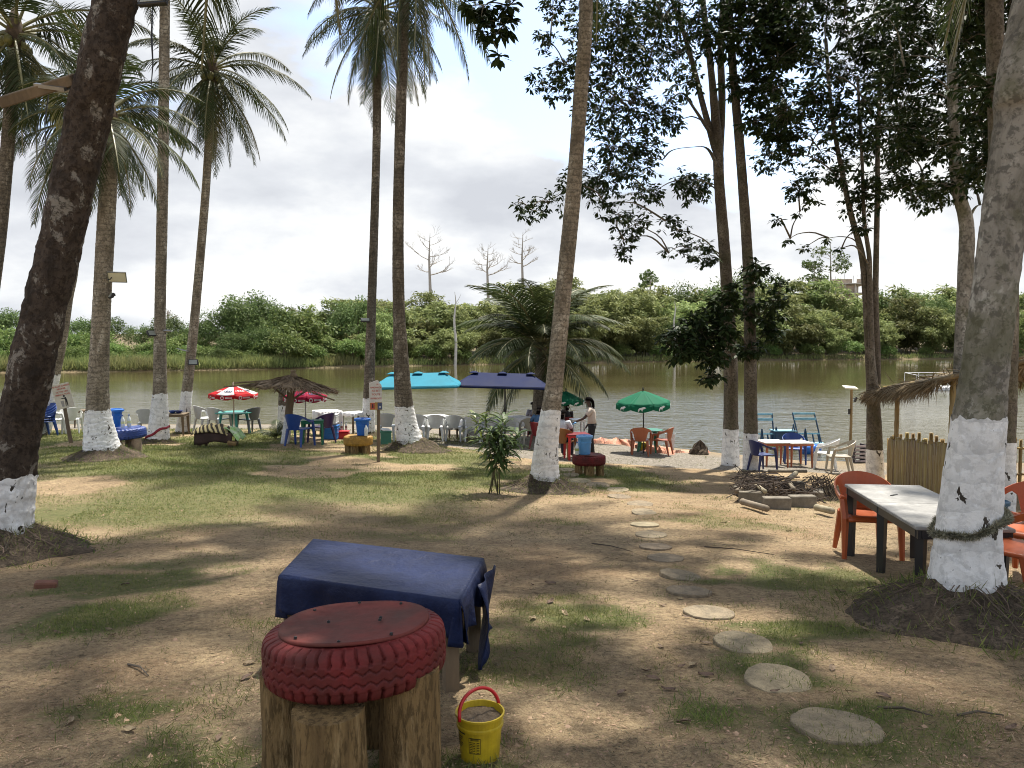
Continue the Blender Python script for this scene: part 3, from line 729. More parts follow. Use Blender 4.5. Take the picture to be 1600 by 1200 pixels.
palm('slender palm leaning away at the lake edge with flood lamp low on its trunk',
     [(284, 672), (290, 630), (302, 520), (313, 400), (322, 290), (328, 180)], 25.2, [22, 17, 14, 12.5, 12, 11, 11], 674, 612, P(331, 112, 25.2), None, (.4, .12), 4, 3.9, (3, 5, 7, 8, 9, 5), 8, .78)
palm('slim dark palm behind the lettered notice board by the yellow tyre stool',
     [(575, 664), (577, 600), (580, 500), (584, 380), (588, 240), (590, 120)], 25.6, [21, 17, 14, 13, 12.5, 12, 11], 666, 622, P(592, 18, 25.6), M_palmd, (.5, .25), 5, 3.9, (3, 5, 7, 8, 9, 5), 8, .80)
palm('tall dark palm with patchy white foot on a big root mound beside the notice post',
     [(646, 696), (632, 640), (624, 500), (622, 380), (624, 250), (630, 60), (633, -30)], 21.0, [50, 30, 19, 17, 16.5, 16, 15, 14], 706, 634, P(640, -75, 21.0), M_palmd, (1.1, .45), 6, 3.9, (2, 4, 6, 6, 4, 2), 5, .92, 32, .035)
palm('grey leaning palm in the middle of the lawn with a ragged white foot',
     [(851, 755), (853, 705), (866, 600), (881, 450), (896, 300), (907, 150), (916, 0)], 14.3, [54, 38, 27, 25, 23.5, 22, 20.5, 19], 765, 640, P(918, -330, 14.6), M_palm, (.95, .36), 7, 4.0, (2, 4, 6, 5, 2, 0), 4, 1.1, 48, .028)
palm('big mottled grey palm with banded white foot and fibre rope beside the grey table',
     [(1508, 975), (1511, 860), (1525, 700), (1541, 560), (1561, 400), (1587, 200), (1617, 0)], 5.45, [132, 96, 78, 67, 64, 62, 60, 56], 968, 652, P(1630, 0, 5.5) + Vector((1.4, .8, 5.0)), M_grey, (.95, .34), 8, 4.4, (2, 5, 7, 6, 3, 1), 4, 1.2, 84, .014, .045, .012, ring=.20, lobes=5)
palm('thin palm leaning hard over the water behind the stacked blue chairs',
     [(62, 660), (76, 610), (92, 540), (104, 470), (116, 400)], 24.5, [27, 24, 20, 17, 15, 14], 662, 585, P(128, 190, 24.5), None, None, 9, 3.4, (2, 4, 6, 5, 3, 1), 3, 1.0)
palm('tall palm at the edge of the grove with fronds hanging beside the dark leaning trunk',
     [(-62, 700), (-30, 560), (-5, 400), (10, 250), (18, 150)], 20.0, [26, 22, 20, 19, 18, 17], 700, None, P(24, 55, 20.0), M_palmd, None, 10, 3.6, (2, 4, 6, 6, 6, 3), 5, .9)
palm('cut palm stump with white painted foot behind the thatched parasol',
     [(440, 682), (441, 640), (442, 595), (442, 590)], 24.5, [14, 12.5, 12, 11.5], 684, 633, None, M_palmd, None, 12, name='palm_stump')
# young coconut palm at the water
c = P(846, 548, 28.5); 
yp = palm('young bushy coconut palm with arching fronds at the waterside', [(839, 668), (842, 620), (845, 572)], 28.5, [20, 17, 16], 670, None, c, M_palm, None, 13, 3.1, (9, 12, 11, 6, 2, 1), 0, 1.1)

# ---------------------------------------------------------------- broad leaved trees
def crown_leaves(clumps, size=.19, seed=0, wr=.42, per=9):
    r = np.random.default_rng(seed); pos = []; drs = []; tw = []
    for c_, q, n in clumps:
        c_ = np.array(c_); k = max(2, int(n / per))
        d = unit(r.normal(size=(k, 3))); e = c_ + d * q * (r.uniform(.05, 1, (k, 1)) ** .5) * [1, 1, .85]
        for i in range(k):
            if i % 2 == 0: tw.append((c_ + (e[i] - c_) * .15, e[i]))
            m_ = per; a = r.uniform(0, 6.28, m_); hd = np.stack([np.cos(a), np.sin(a), r.uniform(-1.1, .25, m_)], 1)
            pos.append(e[i] + hd * r.uniform(.0, .05, (m_, 1)) - (e[i] - c_) * r.uniform(0, .45, (m_, 1)) * .6)
            drs.append(hd + d[i] * .35)
    pos = np.concatenate(pos); drs = np.concatenate(drs); N = len(pos)
    v, f = leaf_batch(pos, drs, r.normal(size=(N, 3)) * .35 + [0, 0, 1], r.uniform(.65, 1.2, N) * size, r.uniform(.8, 1.2, N) * size * wr, 6)
    return v, f, tw
def broadleaf(label, stems, clumps, base, seed, bark=None, paint=None, lsize=.19, name='broadleaf_tree', mound=None, group=None, branch_r=.035, leafm=None):
    """stems: list of (world points, radii); clumps: list of (world centre, radius, leaves)"""
    root = empty(name, base, 0, label, 'tree', group); B = np.array(base); samples = []
    for j, (pts, rad) in enumerate(stems):
        loc = [tuple(np.array(p) - B) for p in pts]
        V, Fq = trunk_np(loc, rad, 22, .06, .35, .012, .05, seed + j)
        link('trunk' if j == 0 else 'stem', mesh_np('tree_trunk', V, Fq, True), bark or M_brown, root)
        cm = catmull(loc, 40); rr = np.interp(np.linspace(0, 1, 40), np.linspace(0, 1, len(rad)), rad); samples += [(p, q) for p, q in zip(cm, rr)]
        if paint and j == 0:
            pp = catmull(loc, 160); sl = np.r_[0, np.cumsum(np.linalg.norm(np.diff(pp, axis=0), axis=1))]
            hi = float(np.interp(paint, pp[:, 2], sl / sl[-1]))
            V, Fq = trunk_np(loc, rad, 48, .04, .35, .012, .05, seed + j, extra=.006, ragged=.02, lo=.01, hi=hi)
            link('painted_base', mesh_np('painted_base', V, Fq, True), M_white, root)
    SP_ = np.array([p for p, q in samples]); rn = random.Random(seed)
    loc_cl = [(np.array(c_) - B, q, n) for c_, q, n in clumps]; nodes = [p for p in SP_ if p[2] > 1.8]; 
    for c_, q, n in sorted(loc_cl, key=lambda t: np.min(np.linalg.norm(SP_ - t[0], axis=1))):
        A = np.array(nodes); dist = np.linalg.norm(A - c_, axis=1) + 1.2 * np.maximum(0, A[:, 2] - c_[2] + .2)
        p0 = A[int(np.argmin(dist))]; d = c_ - p0; L = np.linalg.norm(d)
        if L < .15: continue
        m1 = p0 + d * .35 + np.array([rn.uniform(-.1, .1), rn.uniform(-.1, .1), .12]) * L; m2 = p0 + d * .7 + np.array([rn.uniform(-.1, .1), rn.uniform(-.1, .1), .10]) * L
        br = MB(); r0 = min(branch_r, .012 + .009 * L); br.tube([tuple(p) for p in catmull([p0, m1, m2, c_], 8)], [r0 * (1 - .7 * i / 7) for i in range(8)], 6, False)
        br.build('branch', bark or M_brown, root, True)
        nodes += [m1, m2, c_]
    if loc_cl:
        v, f, tw = crown_leaves(loc_cl, lsize, seed)
        cr = link('crown', mesh_np('tree_crown', v, f), leafm or M_leaf, root)
        tb = MB()
        for a_, b_ in tw: tb.tube([tuple(a_), tuple((np.array(a_) + b_) / 2 + [0, 0, .04]), tuple(b_)], [.008, .006, .003], 3, False)
        tag(tb.build('twigs', bark or M_brown, cr), kind='stuff')
    if mound:
        mo = add_mound(root, Vector(base), mound[0], mound[1], seed + 30); mo.matrix_parent_inverse = Matrix.Translation(-Vector(base))
    return root
def clumpset(lst, D, dj=1.6, dens=1.0, seed=0):
    r = random.Random(seed); out = []
    for it in lst:
        px, py, q = it[:3]; dn = it[3] if len(it) > 3 else 1.0
        Dd = D + r.uniform(-dj, dj); rad = q * Dd / F
        out.append((tuple(P(px, py, Dd)), rad, int(270 * dens * dn * rad * rad / .30) + 12))
    return out
def stem(pts, D, wpx, dz=0):
    W = [P(a, b_, D) for a, b_ in pts]; W[0].z = Z(W[0].x, W[0].y) - .2 if dz == 0 else W[0].z
    return ([tuple(p) for p in W], [w_ * D / F / 2 for w_ in wpx])
def basept(px, D):
    X = (px - 800) / F * D; return (X, D, Z(X, D))
D1 = 21.4
broadleaf('brown forked tree with clean white foot, the stouter of the pair by the fire pit',
    [stem([(1141, 728), (1142, 640), (1141, 560), (1134, 420), (1124, 290), (1121, 225), (1112, 120), (1098, 0), (1090, -80)], D1, [28, 22, 21, 18, 16, 16, 10, 9, 8]),
     stem([(1118, 235), (1100, 170), (1085, 110), (1068, 50), (1050, 0), (1030, -60)], D1, [11, 9, 8, 7, 6, 4], 1),
     stem([(1124, 240), (1128, 160), (1126, 80), (1130, 0), (1133, -70)], D1 + .2, [12, 11, 10, 9, 7], 1),
     stem([(1122, 262), (1105, 232), (1080, 230), (1050, 235), (1035, 250)], D1 - .2, [6, 5, 4, 3.5, 2.5], 1),
     stem([(1108, 205), (1085, 170), (1065, 145), (1035, 165), (1005, 165)], D1 - .4, [7, 5, 4, 3, 2], 1)],
    clumpset([(850, 60, 26), (862, 16, 34), (882, 100, 38), (840, 130, 24, .7), (868, 140, 30), (925, 55, 58), (970, 25, 60), (1025, 35, 62), (960, 105, 58), (1012, 100, 46), (1060, 85, 46), (1090, 35, 50),
              (935, 170, 44), (980, 165, 58), (1030, 180, 46), (955, 225, 52), (1010, 225, 44), (1052, 190, 30), (948, 275, 48), (992, 258, 44), (925, 292, 32), (895, 285, 30), (860, 315, 32, .8), (830, 328, 26, .8), (808, 322, 18, .7),
              (962, 335, 28, .8), (990, 350, 36), (1040, 345, 24, .7), (1020, 305, 24), (1085, 290, 38, 1.6), (1066, 282, 26, 1.4), (1080, 388, 28), (1108, 398, 30, 1.2), (1045, 395, 14, .7), (975, 395, 22, .7),
              (920, 10, 40), (985, 70, 40), (1070, 130, 36), (1035, 20, 50), (905, 130, 34), (1000, 300, 30), (975, 375, 26, .8), (1060, 360, 22, .7), (945, 320, 22)], D1 - .6, 1.8, .95, 3),
    basept(1141, D1), 21, M_brown, P(1141, 671, D1).z - basept(1141, D1)[2], .145)
D2 = 20.6
broadleaf('slimmer brown tree with clean white foot standing next to the forked one',
    [stem([(1173, 737), (1173, 640), (1172, 540), (1168, 400), (1156, 230), (1146, 120), (1138, 0), (1132, -80)], D2, [25, 20, 19, 16, 14, 12, 11, 9])],
    clumpset([(1046, 528, 22, 1.6), (1062, 540, 36, 1.7), (1090, 515, 42, 1.7), (1112, 556, 32, 1.7), (1112, 588, 20, 1.4), (1128, 482, 36, 1.5), (1170, 545, 26, 1.4), (1192, 490, 36, 1.5), (1204, 520, 22, 1.3), (1150, 455, 26, 1.2), (1184, 425, 30, 1.1), (1215, 470, 22, 1.2), (1222, 450, 18), (1135, 520, 30, 1.4),
              (1160, 60, 46), (1190, 20, 50), (1195, 90, 46), (1165, 130, 40), (1200, 150, 46), (1178, 190, 30, .8), (1215, 200, 40), (1150, 10, 46), (1120, 60, 40), (1225, 60, 50)], D2 - .8, .7, 1.0, 4),
    basept(1173, D2), 25, M_brown, P(1173, 677, D2).z - basept(1173, D2)[2], .19)
D3 = 19.6
def rowfill(x0, x1, y0, y1, step, r, low, seed, dn=1.0):
    rn = random.Random(seed); out = []
    yy = y0
    while yy < y1:
        xx = x0 + rn.uniform(-step / 2, step / 2)
        while xx < x1:
            if yy < low(xx): out.append((xx + rn.uniform(-9, 9), yy + rn.uniform(-12, 12), r * rn.uniform(.75, 1.2), dn * rn.uniform(.55, 1.25)))
            xx += step * rn.uniform(.8, 1.2)
        yy += step * .85
    return out
lowf = lambda xx: float(np.interp(xx, [1180, 1210, 1250, 1300, 1340, 1370, 1400, 1440, 1470, 1500, 1540, 1600], [220, 255, 290, 285, 330, 350, 290, 310, 320, 285, 290, 250]))
broadleaf('slim tree of three close stems with dense dark crown by the lamp post',
    [stem([(1368, 738), (1366, 680), (1364, 620), (1358, 540), (1353, 460), (1347, 400), (1331, 340), (1318, 280), (1300, 180), (1290, 60)], D3, [27, 24, 19, 13, 11, 10, 9, 8, 6, 5]),
     stem([(1368, 640), (1370, 560), (1368, 470), (1369, 400), (1371, 300), (1372, 200), (1380, 60)], D3 + .15, [14, 11, 9, 8.5, 8, 6, 5], 1),
     stem([(1364, 600), (1361, 520), (1359, 440), (1358, 400), (1350, 340), (1347, 250), (1340, 120)], D3 - .15, [10, 9, 8, 7, 6, 5, 4], 1)],
    clumpset(rowfill(1215, 1425, -20, 345, 44, 38, lowf, 5) + [(1348, 355, 20), (1255, 388, 10, .8), (1235, 372, 9, .8), (1213, 345, 12, .8), (1295, 372, 10, .6), (1250, 330, 12, .5), (1315, 388, 8, .5)], D3 - .5, 1.7, 1.25, 6),
    basept(1368, D3), 31, M_brown, P(1368, 702, D3).z - basept(1368, D3)[2], .14)
D4 = 15.5
broadleaf('curving grey stemmed tree rising behind the bamboo stall',
    [stem([(1498, 790), (1500, 650), (1504, 520), (1509, 420), (1510, 350), (1496, 290), (1490, 200), (1487, 100), (1485, -40)], D4, [24, 23, 22, 22, 21, 19, 16, 14, 12]),
     stem([(1512, 345), (1526, 322), (1545, 318), (1575, 300)], D4 + .1, [6, 4, 3.5, 2.5], 1)],
    clumpset(rowfill(1410, 1560, -20, 330, 44, 40, lowf, 8), D4 + .8, 1.6, 1.35, 9),
    basept(1498, D4), 41, M_grey, None, .135)
D5 = 11.6
broadleaf('straight mottled trunk with white foot rising close behind the big grey palm',
    [stem([(1564, 792), (1566, 700), (1572, 560), (1574, 450), (1566, 330), (1560, 220), (1556, 100), (1552, -40)], D5, [40, 37, 32, 30, 28, 27, 26, 24])],
    clumpset(rowfill(1530, 1680, -30, 280, 50, 46, lowf, 10), D5 + 1.2, 1.4, 1.3, 11),
    basept(1564, D5), 45, M_brown, P(1564, 690, D5).z - basept(1564, D5)[2], .15)

# wide shade tree at the side of the clearing whose crown arches over it
rn = random.Random(4); cl = []
for i in range(195):
    X = rn.uniform(-7.5, 9.5); Y = rn.uniform(2.2, 14.5)
    d = fbm(X, Y, 3.0, 61, 3)
    if d < .40: continue
    zr = .47 * Y + rn.uniform(1.2, 4.2); q = rn.uniform(.45, .85)
    if abs(X / max(Y, .1)) > .75 and rn.random() < .3: continue
    cl.append(((X, Y, CAMZ + zr + .2), q, int(130 * q * q / .3)))
cl += [(tuple(P(px, py, 13.5)), q * 13.5 / F, n) for px, py, q, n in ((730, 12, 16, 40), (757, 10, 26, 80), (788, 40, 20, 50), (770, 62, 17, 40), (752, 36, 20, 50), (795, 10, 18, 60), (778, 88, 9, 12))]
bx, by = 8.8, 2.6
broadleaf('spreading shade tree beyond the grey table whose leafy twigs hang into the sky',
    [([(bx, by, Z(bx, by) - .2), (bx - .3, by + .3, 4.5), (bx - 1.0, by + 1.0, 8.0), (bx - 3.0, by + 3.0, 11.5), (bx - 6, by + 5, 13.8), (bx - 9, by + 8, 14.5)], [.34, .28, .24, .2, .14, .07]),
     ([(bx - 1.0, by + 1.0, 7.8), (bx - 4, by + .5, 10.0), (bx - 8, by + 1, 11.5), (bx - 13, by + 3, 12)], [.18, .15, .11, .05]),
     ([(bx - 1.0, by + 1.0, 8.0), (bx - 1.5, by + 5, 11.8), (bx - 3, by + 10, 13.5)], [.16, .12, .05])],
    cl, (bx, by, Z(bx, by)), 51, M_grey, None, .21)
# ================================================================ FURNITURE AND SMALL THINGS
def plastic(name, col, rough=.38): return mat(name, col, rough, .14, 2.5, spec=.45)
PL = {'orange': plastic('orange_plastic', (.40, .085, .022)), 'terracotta': plastic('faded_orange_plastic', (.36, .10, .040)), 'white': plastic('white_plastic', (.74, .75, .74)),
      'grey': plastic('grey_plastic', (.52, .54, .54)), 'blue': plastic('blue_plastic', (.018, .06, .25)), 'navy': plastic('navy_plastic', (.012, .022, .11)), 'purple': plastic('purple_plastic', (.045, .022, .10)),
      'beige': plastic('beige_plastic', (.42, .38, .30)), 'brown': plastic('brown_plastic', (.24, .10, .032)), 'maroon': plastic('maroon_plastic', (.17, .012, .018)), 'green': plastic('green_plastic', (.012, .16, .085)),
      'teal': plastic('teal_plastic', (.05, .30, .26)), 'bucket': plastic('blue_bucket_plastic', (.012, .13, .50), .3), 'lightblue': plastic('light_blue_plastic', (.12, .33, .62), .3), 'darkgrey': plastic('dark_grey_plastic', (.10, .11, .13)),
      'yellow': mat('yellow_plastic', (.55, .40, .018), .45, .35, 5, spec=.4), 'red': plastic('red_plastic', (.48, .014, .018)), 'charcoal': plastic('charcoal_plastic', (.022, .023, .026)), 'seagreen': plastic('sea_green_plastic', (.05, .20, .14))}
M_steel = mat('dull_metal', (.30, .30, .30), .4, .2, 6, metal=.8)
M_black = mat('black_paint', (.012, .012, .013), .45, .2, 6)
M_log = bark_mat('peeled_log', (.235, .155, .068), (.15, .098, .045), (.32, .225, .110), 0, 9, .9, zs=.10)
M_wood = mat('weathered_wood', (.17, .125, .078), .85, .35, 5, bump=.5, stretch=(1, 1, .15))
M_bambo = mat('dry_bamboo', (.34, .235, .085), .5, .3, 4, bump=.25, stretch=(1, 1, .2), rand=.45, col2=(.21, .145, .06))
M_thatch = mat('dry_thatch', (.20, .145, .088), .95, .45, 5, bump=.5, rand=.3)
M_cloth = mat('white_cloth', (.72, .72, .72), .85, .1, 4)
M_concb = mat('concrete_block', (.21, .185, .145), .95, .3, 7, bump=.6)
M_stone = mat('stepping_stone', (.29, .235, .155), .95, .45, 14, bump=1.0, bdist=.02, col2=(.165, .135, .09), rand=.35)

def gp(px, py): return G(px, py)
def chair(colour, px, py, rz, label, group='plastic armchairs', s=1.0, loc=None):
    global _CH
    try: _CH
    except NameError: _CH = {}
    p = loc or gp(px, py)
    if colour in _CH: o = copy_tree(_CH[colour])
    else:
        m = PL[colour]; o = empty('plastic_chair', (0, 0, 0))
        def shell(a, v):
            a = a * 2 - 1; ph = a * R(98); top = .615 + .235 * max(0, math.cos(ph * .86)) ** .9
            lowv = .435 if abs(a) < .34 else .435 + (top - .055 - .435) * min(1, (abs(a) - .34) / .14)
            z = lowv + (top - lowv) * v; rr = .255 + .055 * (z - .43) / .4
            return (rr * 1.04 * math.sin(ph), -.035 - rr * .95 * math.cos(ph) - .10 * max(0, z - .43) * math.cos(ph) + (.12 if abs(a) > .8 else 0) * (abs(a) - .8) * 5, z)
        MB().grid(shell, 22, 6).build('backrest', m, o, False, .016)
        def seat(u, v):
            x = (u - .5) * (.44 + .06 * v); y = -.235 + v * .50; return (x, y, .445 - .03 * math.sin(math.pi * u) * math.sin(math.pi * min(1, v * 1.1)) - .03 * max(0, v - .85) / .15 + .012 * v)
        MB().grid(seat, 8, 8).build('seat', m, o, True, .03)
        for sx in (-1, 1):
            q = MB(); q.tube([(sx * .285, .165, .635), (sx * .275, .215, .44), (sx * .285, .255, 0)], [.036, .040, .024], 6); q.build('leg', m, o)
            q = MB(); q.tube([(sx * .195, -.205, .44), (sx * .235, -.30, 0)], [.045, .024], 6); q.build('leg', m, o)
            q = MB(); q.tube([(sx * .275, .02, .632), (sx * .288, .175, .638)], [.030, .032], 6); q.build('armrest', m, o)
        _CH[colour] = o
    o.location = p; o.rotation_euler = (0, 0, rz); o.scale = (s, s, s); return tag(o, label, 'chair', group)
def square_table(px, py, rz, topm, legm, label, w=.8, d=.8, h=.72, group=None, loc=None, legw=.06, group_=None):
    p = loc or gp(px, py); o = empty('plastic_table', p, rz, label, 'table', group)
    MB().box((0, 0, h - .015), (w, d, .03), b=.008).build('table_top', topm, o)
    q = MB()
    for sx, sy, ww, dd in ((0, -1, w - .02, .02), (0, 1, w - .02, .02), (-1, 0, .02, d - .06), (1, 0, .02, d - .06)): q.box((sx * (w / 2 - .02), sy * (d / 2 - .02), h - .062), (ww, dd, .06))
    q.build('apron', legm, o)
    for sx in (-1, 1):
        for sy in (-1, 1):
            t = MB(); x0, y0 = sx * (w / 2 - .05), sy * (d / 2 - .05)
            t.tube([(x0, y0, h - .04), (x0 * 1.02, y0 * 1.02, h * .5), (x0 * 1.05, y0 * 1.05, 0)], [legw * .72, legw * .62, legw * .45], 4 if legw > .055 else 6); t.build('leg', legm, o)
    return o
def round_table(px, py, m, label, r=.42, h=.72):
    o = empty('round_table', gp(px, py), 0, label, 'table')
    q = MB(); q.lathe([(r - .02, h - .03), (r, h - .02), (r, h), (r - .01, h + .005)], 28); q.build('table_top', m, o, False)
    for k in range(4):
        a = k * math.pi / 2 + .5; t = MB(); t.tube([(math.cos(a) * r * .65, math.sin(a) * r * .65, h - .03), (math.cos(a) * r * .85, math.sin(a) * r * .85, 0)], [.05, .03], 6); t.build('leg', m, o)
    return o
def bucket(loc, m, label, r=.15, h=.30, lid=True, name='lidded_bucket', lidm=None, handle=None):
    o = empty(name, loc, random.uniform(0, 6), label, 'bucket')
    q = MB(); q.lathe([(r * .78, 0), (r * .80, .01), (r * .90, h * .62), (r * .97, h * .63), (r * .97, h * .68), (r * .92, h * .70), (r, h * .97), (r * 1.05, h * .97), (r * 1.05, h), (r * .98, h), (r * .9, h * .9)], 28, cap=False); q.build('body', m, o, False)
    q = MB(); q.lathe([(0.001, .004), (r * .78, .004)], 28, cap=False); q.build('bottom', m, o)
    if lid:
        q = MB(); q.lathe([(r * 1.19, h - .03), (r * 1.20, h + .015), (r * 1.02, h + .03), (r * .93, h + .012), (r * .25, h + .016), (r * .2, h + .03), (.001, h + .032)], 28, cap=False); q.build('lid', lidm or m, o)
    q = MB(); q.tube([(r * 1.05 * math.cos(t), r * 1.06 * math.sin(t) * .35 - .02 - r * .9 * 1, h * .9 - r * .75 * math.sin(t)) if False else (r * 1.07 * math.cos(t), -r * .55 * math.sin(t), h * .93 - r * .9 * math.sin(t)) for t in np.linspace(0, math.pi, 13)], .006, 5); q.build('handle', handle or m, o)
    return o
def bottle(loc, label, liq=(.5, .55, .4), h=.26, r=.035):
    m = mat('clear_bottle_%0.2f' % liq[0], (.62, .66, .64), .12, .1, 4, spec=.7); o = empty('plastic_bottle', loc, 0, label, 'bottle')
    q = MB(); q.lathe([(r * .9, 0), (r, .01), (r, h * .62), (r * .7, h * .75), (r * .36, h * .86), (r * .36, h * .93)], 14); q.build('body', m, o, True)
    q = MB(); q.lathe([(r * .42, h * .925), (r * .42, h)], 12); q.build('cap', PL['blue'], o)
    q = MB(); q.lathe([(r * 1.02, h * .3), (r * 1.02, h * .5)], 14, cap=False); q.build('label_band', mat('bottle_band_%0.2f' % liq[0], liq, .5, .2, 5), o)
    return o

# ---------------------------------------------------------------- tyre stools
def tyre_mesh(Ro, Ri, H, lugs=40, hires=True):
    seg = lugs * (12 if hires else 4); prof = []
    half = H / 2
    # (radius, z, zone) from inner top bead over the outside to inner bottom bead
    zs = [(Ri, half * .55, 0), (Ri * 1.02, half * .80, 0), (Ri + (Ro - Ri) * .25, half * .96, 0), (Ri + (Ro - Ri) * .5, half * 1.0, 0), (Ri + (Ro - Ri) * .66, half * .985, 0),
          (Ri + (Ro - Ri) * .72, half * .97, 1), (Ro * .945, half * .88, 1), (Ro * .975, half * .78, 1), (Ro * .99, half * .66, 1), (Ro * .993, half * .52, 1), (Ro * .994, half * .50, 2)]
    n = 26
    for i in range(1, n): zs.append((Ro, half * (.50 - 1.0 * i / n), 2))
    zs += [(r, -z, q) for r, z, q in reversed(zs[:11])]
    th = np.linspace(0, 2 * math.pi, seg, endpoint=False); V = np.zeros((len(zs), seg, 3))
    ph = th * lugs / (2 * math.pi)
    for i, (r, z, q) in enumerate(zs):
        dr = np.zeros(seg)
        if q == 1:
            sh = ph + (.18 if z < 0 else 0) + .25 * (abs(z) / half - .7); dr = np.where((sh % 1) < .24, -.020 * Ro / .36, 0.0)
            dr = dr * (1 if abs(z) / half < .95 else .55)
        if q == 2:
            tri = 2 * np.abs(((ph * 1.0) % 1) - .5) - .5
            for z0 in (.20, -.20):
                zc = half * (z0 + .16 * tri); dr = np.where(np.abs(z - zc) < half * .028, -.008 * Ro / .36, dr)
            if abs(z) > half * .42:
                sh = ph + (.18 if z < 0 else 0); dr = np.where((sh % 1) < .2, -.009 * Ro / .36, dr)
        zz_ = z + (0 if q != 1 or abs(z) < half * .85 else np.sign(z) * dr * .35)
        rr = r + dr; V[i, :, 0] = rr * np.cos(th); V[i, :, 1] = rr * np.sin(th); V[i, :, 2] = zz_
    n = len(zs); I = np.arange(n * seg).reshape(n, seg); J = np.roll(I, -1, 1)
    return mesh_np('tyre', V.reshape(-1, 3), np.stack([I[1:].ravel(), J[1:].ravel(), J[:-1].ravel(), I[:-1].ravel()], 1), False)
def log_np(r0, r1, h, seed, seg=30, n=22):
    V, Fq = trunk_np([(0, 0, 0), (.005, 0, h * .5), (0, .003, h)], [r0, (r0 + r1) / 2, r1], seg, h / n, .5, .0, .06, seed)
    V = list(map(tuple, V)); ns = len(V) // seg; f = [tuple(q) for q in Fq] + [tuple(range((ns - 1) * seg, ns * seg))]
    me = bpy.data.meshes.new('log'); me.from_pydata(V, [], f); return me
def tyre_stool(loc, Ro, H, top, m, label, legs, disc=True, tilt=(0, 0), hires=False, lugs=40, legm=None, rim=.78):
    o = empty('tyre_stool', loc, 0, label, 'stool', 'stools made of painted tyres on log legs')
    t = link('tyre', tyre_mesh(Ro, Ro * .55, H, lugs, hires), m, o, (0, 0, top - H / 2), (tilt[0], tilt[1], 0))
    if disc:
        q = MB(); n = 72; rn_ = random.Random(3)
        e = [(math.cos(a) * Ro * rim * (1 + .004 * math.sin(3 * a + 1) + .003 * math.sin(7 * a)), math.sin(a) * Ro * rim * (1 + .004 * math.sin(3 * a + 1) + .003 * math.sin(7 * a))) for a in np.linspace(0, 2 * math.pi, n, endpoint=False)]
        v = [(0, 0, H / 2 - .004)]; f = []
        for rr, z in ((.35, -.003), (.7, 0.001), (.93, .004), (1.0, .008)):
            v += [(x_ * rr, y_ * rr, H / 2 + z + (.004 * math.sin(3 * i * 2 * math.pi / n) if rr > .9 else 0)) for i, (x_, y_) in enumerate(e)]
        f += [(0, 1 + i, 1 + (i + 1) % n) for i in range(n)]
        for k in range(3): f += [(1 + k * n + i, 1 + (k + 1) * n + i, 1 + (k + 1) * n + (i + 1) % n, 1 + k * n + (i + 1) % n) for i in range(n)]
        d = q.add(v, f).build('seat_disc', MATS.get(m.name + '_disc', m), t, True, .012)
        if hires:
            nb = MB()
            for a in np.linspace(.2, 6.2, 9): nb.lathe([(.007, H / 2 + .010), (.006, H / 2 + .018), (.001, H / 2 + .02)], 7, Matrix.Translation((math.cos(a) * Ro * rim * (.9 if int(a * 3) % 3 else .35), math.sin(a) * Ro * rim * (.9 if int(a * 3) % 3 else .35), 0)), cap=False)
            nb.build('nail_heads', M_black, d); d.children[0]['kind'] = 'stuff'
    for i, (az, rr, r0, hx) in enumerate(legs):
        x_, y_ = math.cos(az) * rr, math.sin(az) * rr
        gz = Z(loc[0] + x_, loc[1] + y_) - loc[2]
        zt = top - H + math.tan(-tilt[1]) * x_ + math.tan(tilt[0]) * y_ + .01 + hx
        l = link('leg', log_np(r0, r0 * .97, zt - gz + .06, i + 3), legm or M_log, o, (x_, y_, gz - .06)); l.rotation_euler = (0, 0, i)
    return o
M_redtyre = mat('red_painted_tyre', (.135, .016, .016), .65, .6, 5, bump=.35, bscale=30, bdist=.004, col2=(.075, .017, .014), spec=.25)
m = mat('red_painted_tyre_disc', (.150, .034, .028), .75, .5, 3.5, bump=.4, bscale=22, bdist=.004, col2=(.075, .038, .030), spec=.2)
M_yeltyre = mat('yellow_painted_tyre', (.36, .20, .030), .6, .3, 8)
M_blutyre = mat('blue_painted_tyre', (.022, .055, .24), .5, .3, 8)
Dn = 3.04; sx_ = (551 - 800) / F * Dn
sl = Vector((sx_, Dn, Z(sx_, Dn)))
top_near = P(551, 975, Dn).z - sl.z
NEARSTOOL = tyre_stool(sl, .362, .20, top_near, M_redtyre, 'large red painted tyre stool on thick peeled logs beside the yellow bucket', [(R(197), .275, .10, .04), (R(264), .325, .135, -.02), (R(-28), .265, .12, .05), (R(80), .24, .10, 0)], True, (R(-3.5), R(-2.6)), True, 46, None, .82)

p = gp(920, 742); STR = tyre_stool(p, .38, .22, .46, M_redtyre, 'red painted tyre stool carrying a blue bucket beside the stepping stones', [(R(200), .26, .09, 0), (R(270), .25, .10, 0), (R(-20), .26, .09, 0), (R(90), .24, .09, 0)], True, (0, 0), False, 36)
bucket(p + Vector((-.10, .02, .475)), PL['lightblue'], 'light blue lidded bucket on the red tyre stool behind the leaning palm', .165, .40)
bottle(p + Vector((-.28, -.12, .475)), 'clear bottle beside the light blue bucket on the red tyre', (.35, .40, .12), .30, .042)
p = gp(560, 708); tyre_stool(p, .37, .24, .45, M_yeltyre, 'yellow painted tyre stool carrying a blue bucket near the notice post', [(R(200), .26, .09, 0), (R(255), .22, .10, 0), (R(-30), .26, .10, 0), (R(90), .24, .09, 0)], True, (0, 0), False, 36)
bucket(p + Vector((.11, .0, .465)), PL['bucket'], 'bright blue lidded bucket on the yellow tyre stool', .175, .40)
bottle(p + Vector((.24, -.2, .465)), 'clear bottle at the edge of the yellow tyre stool', (.7, .72, .72), .30, .045)
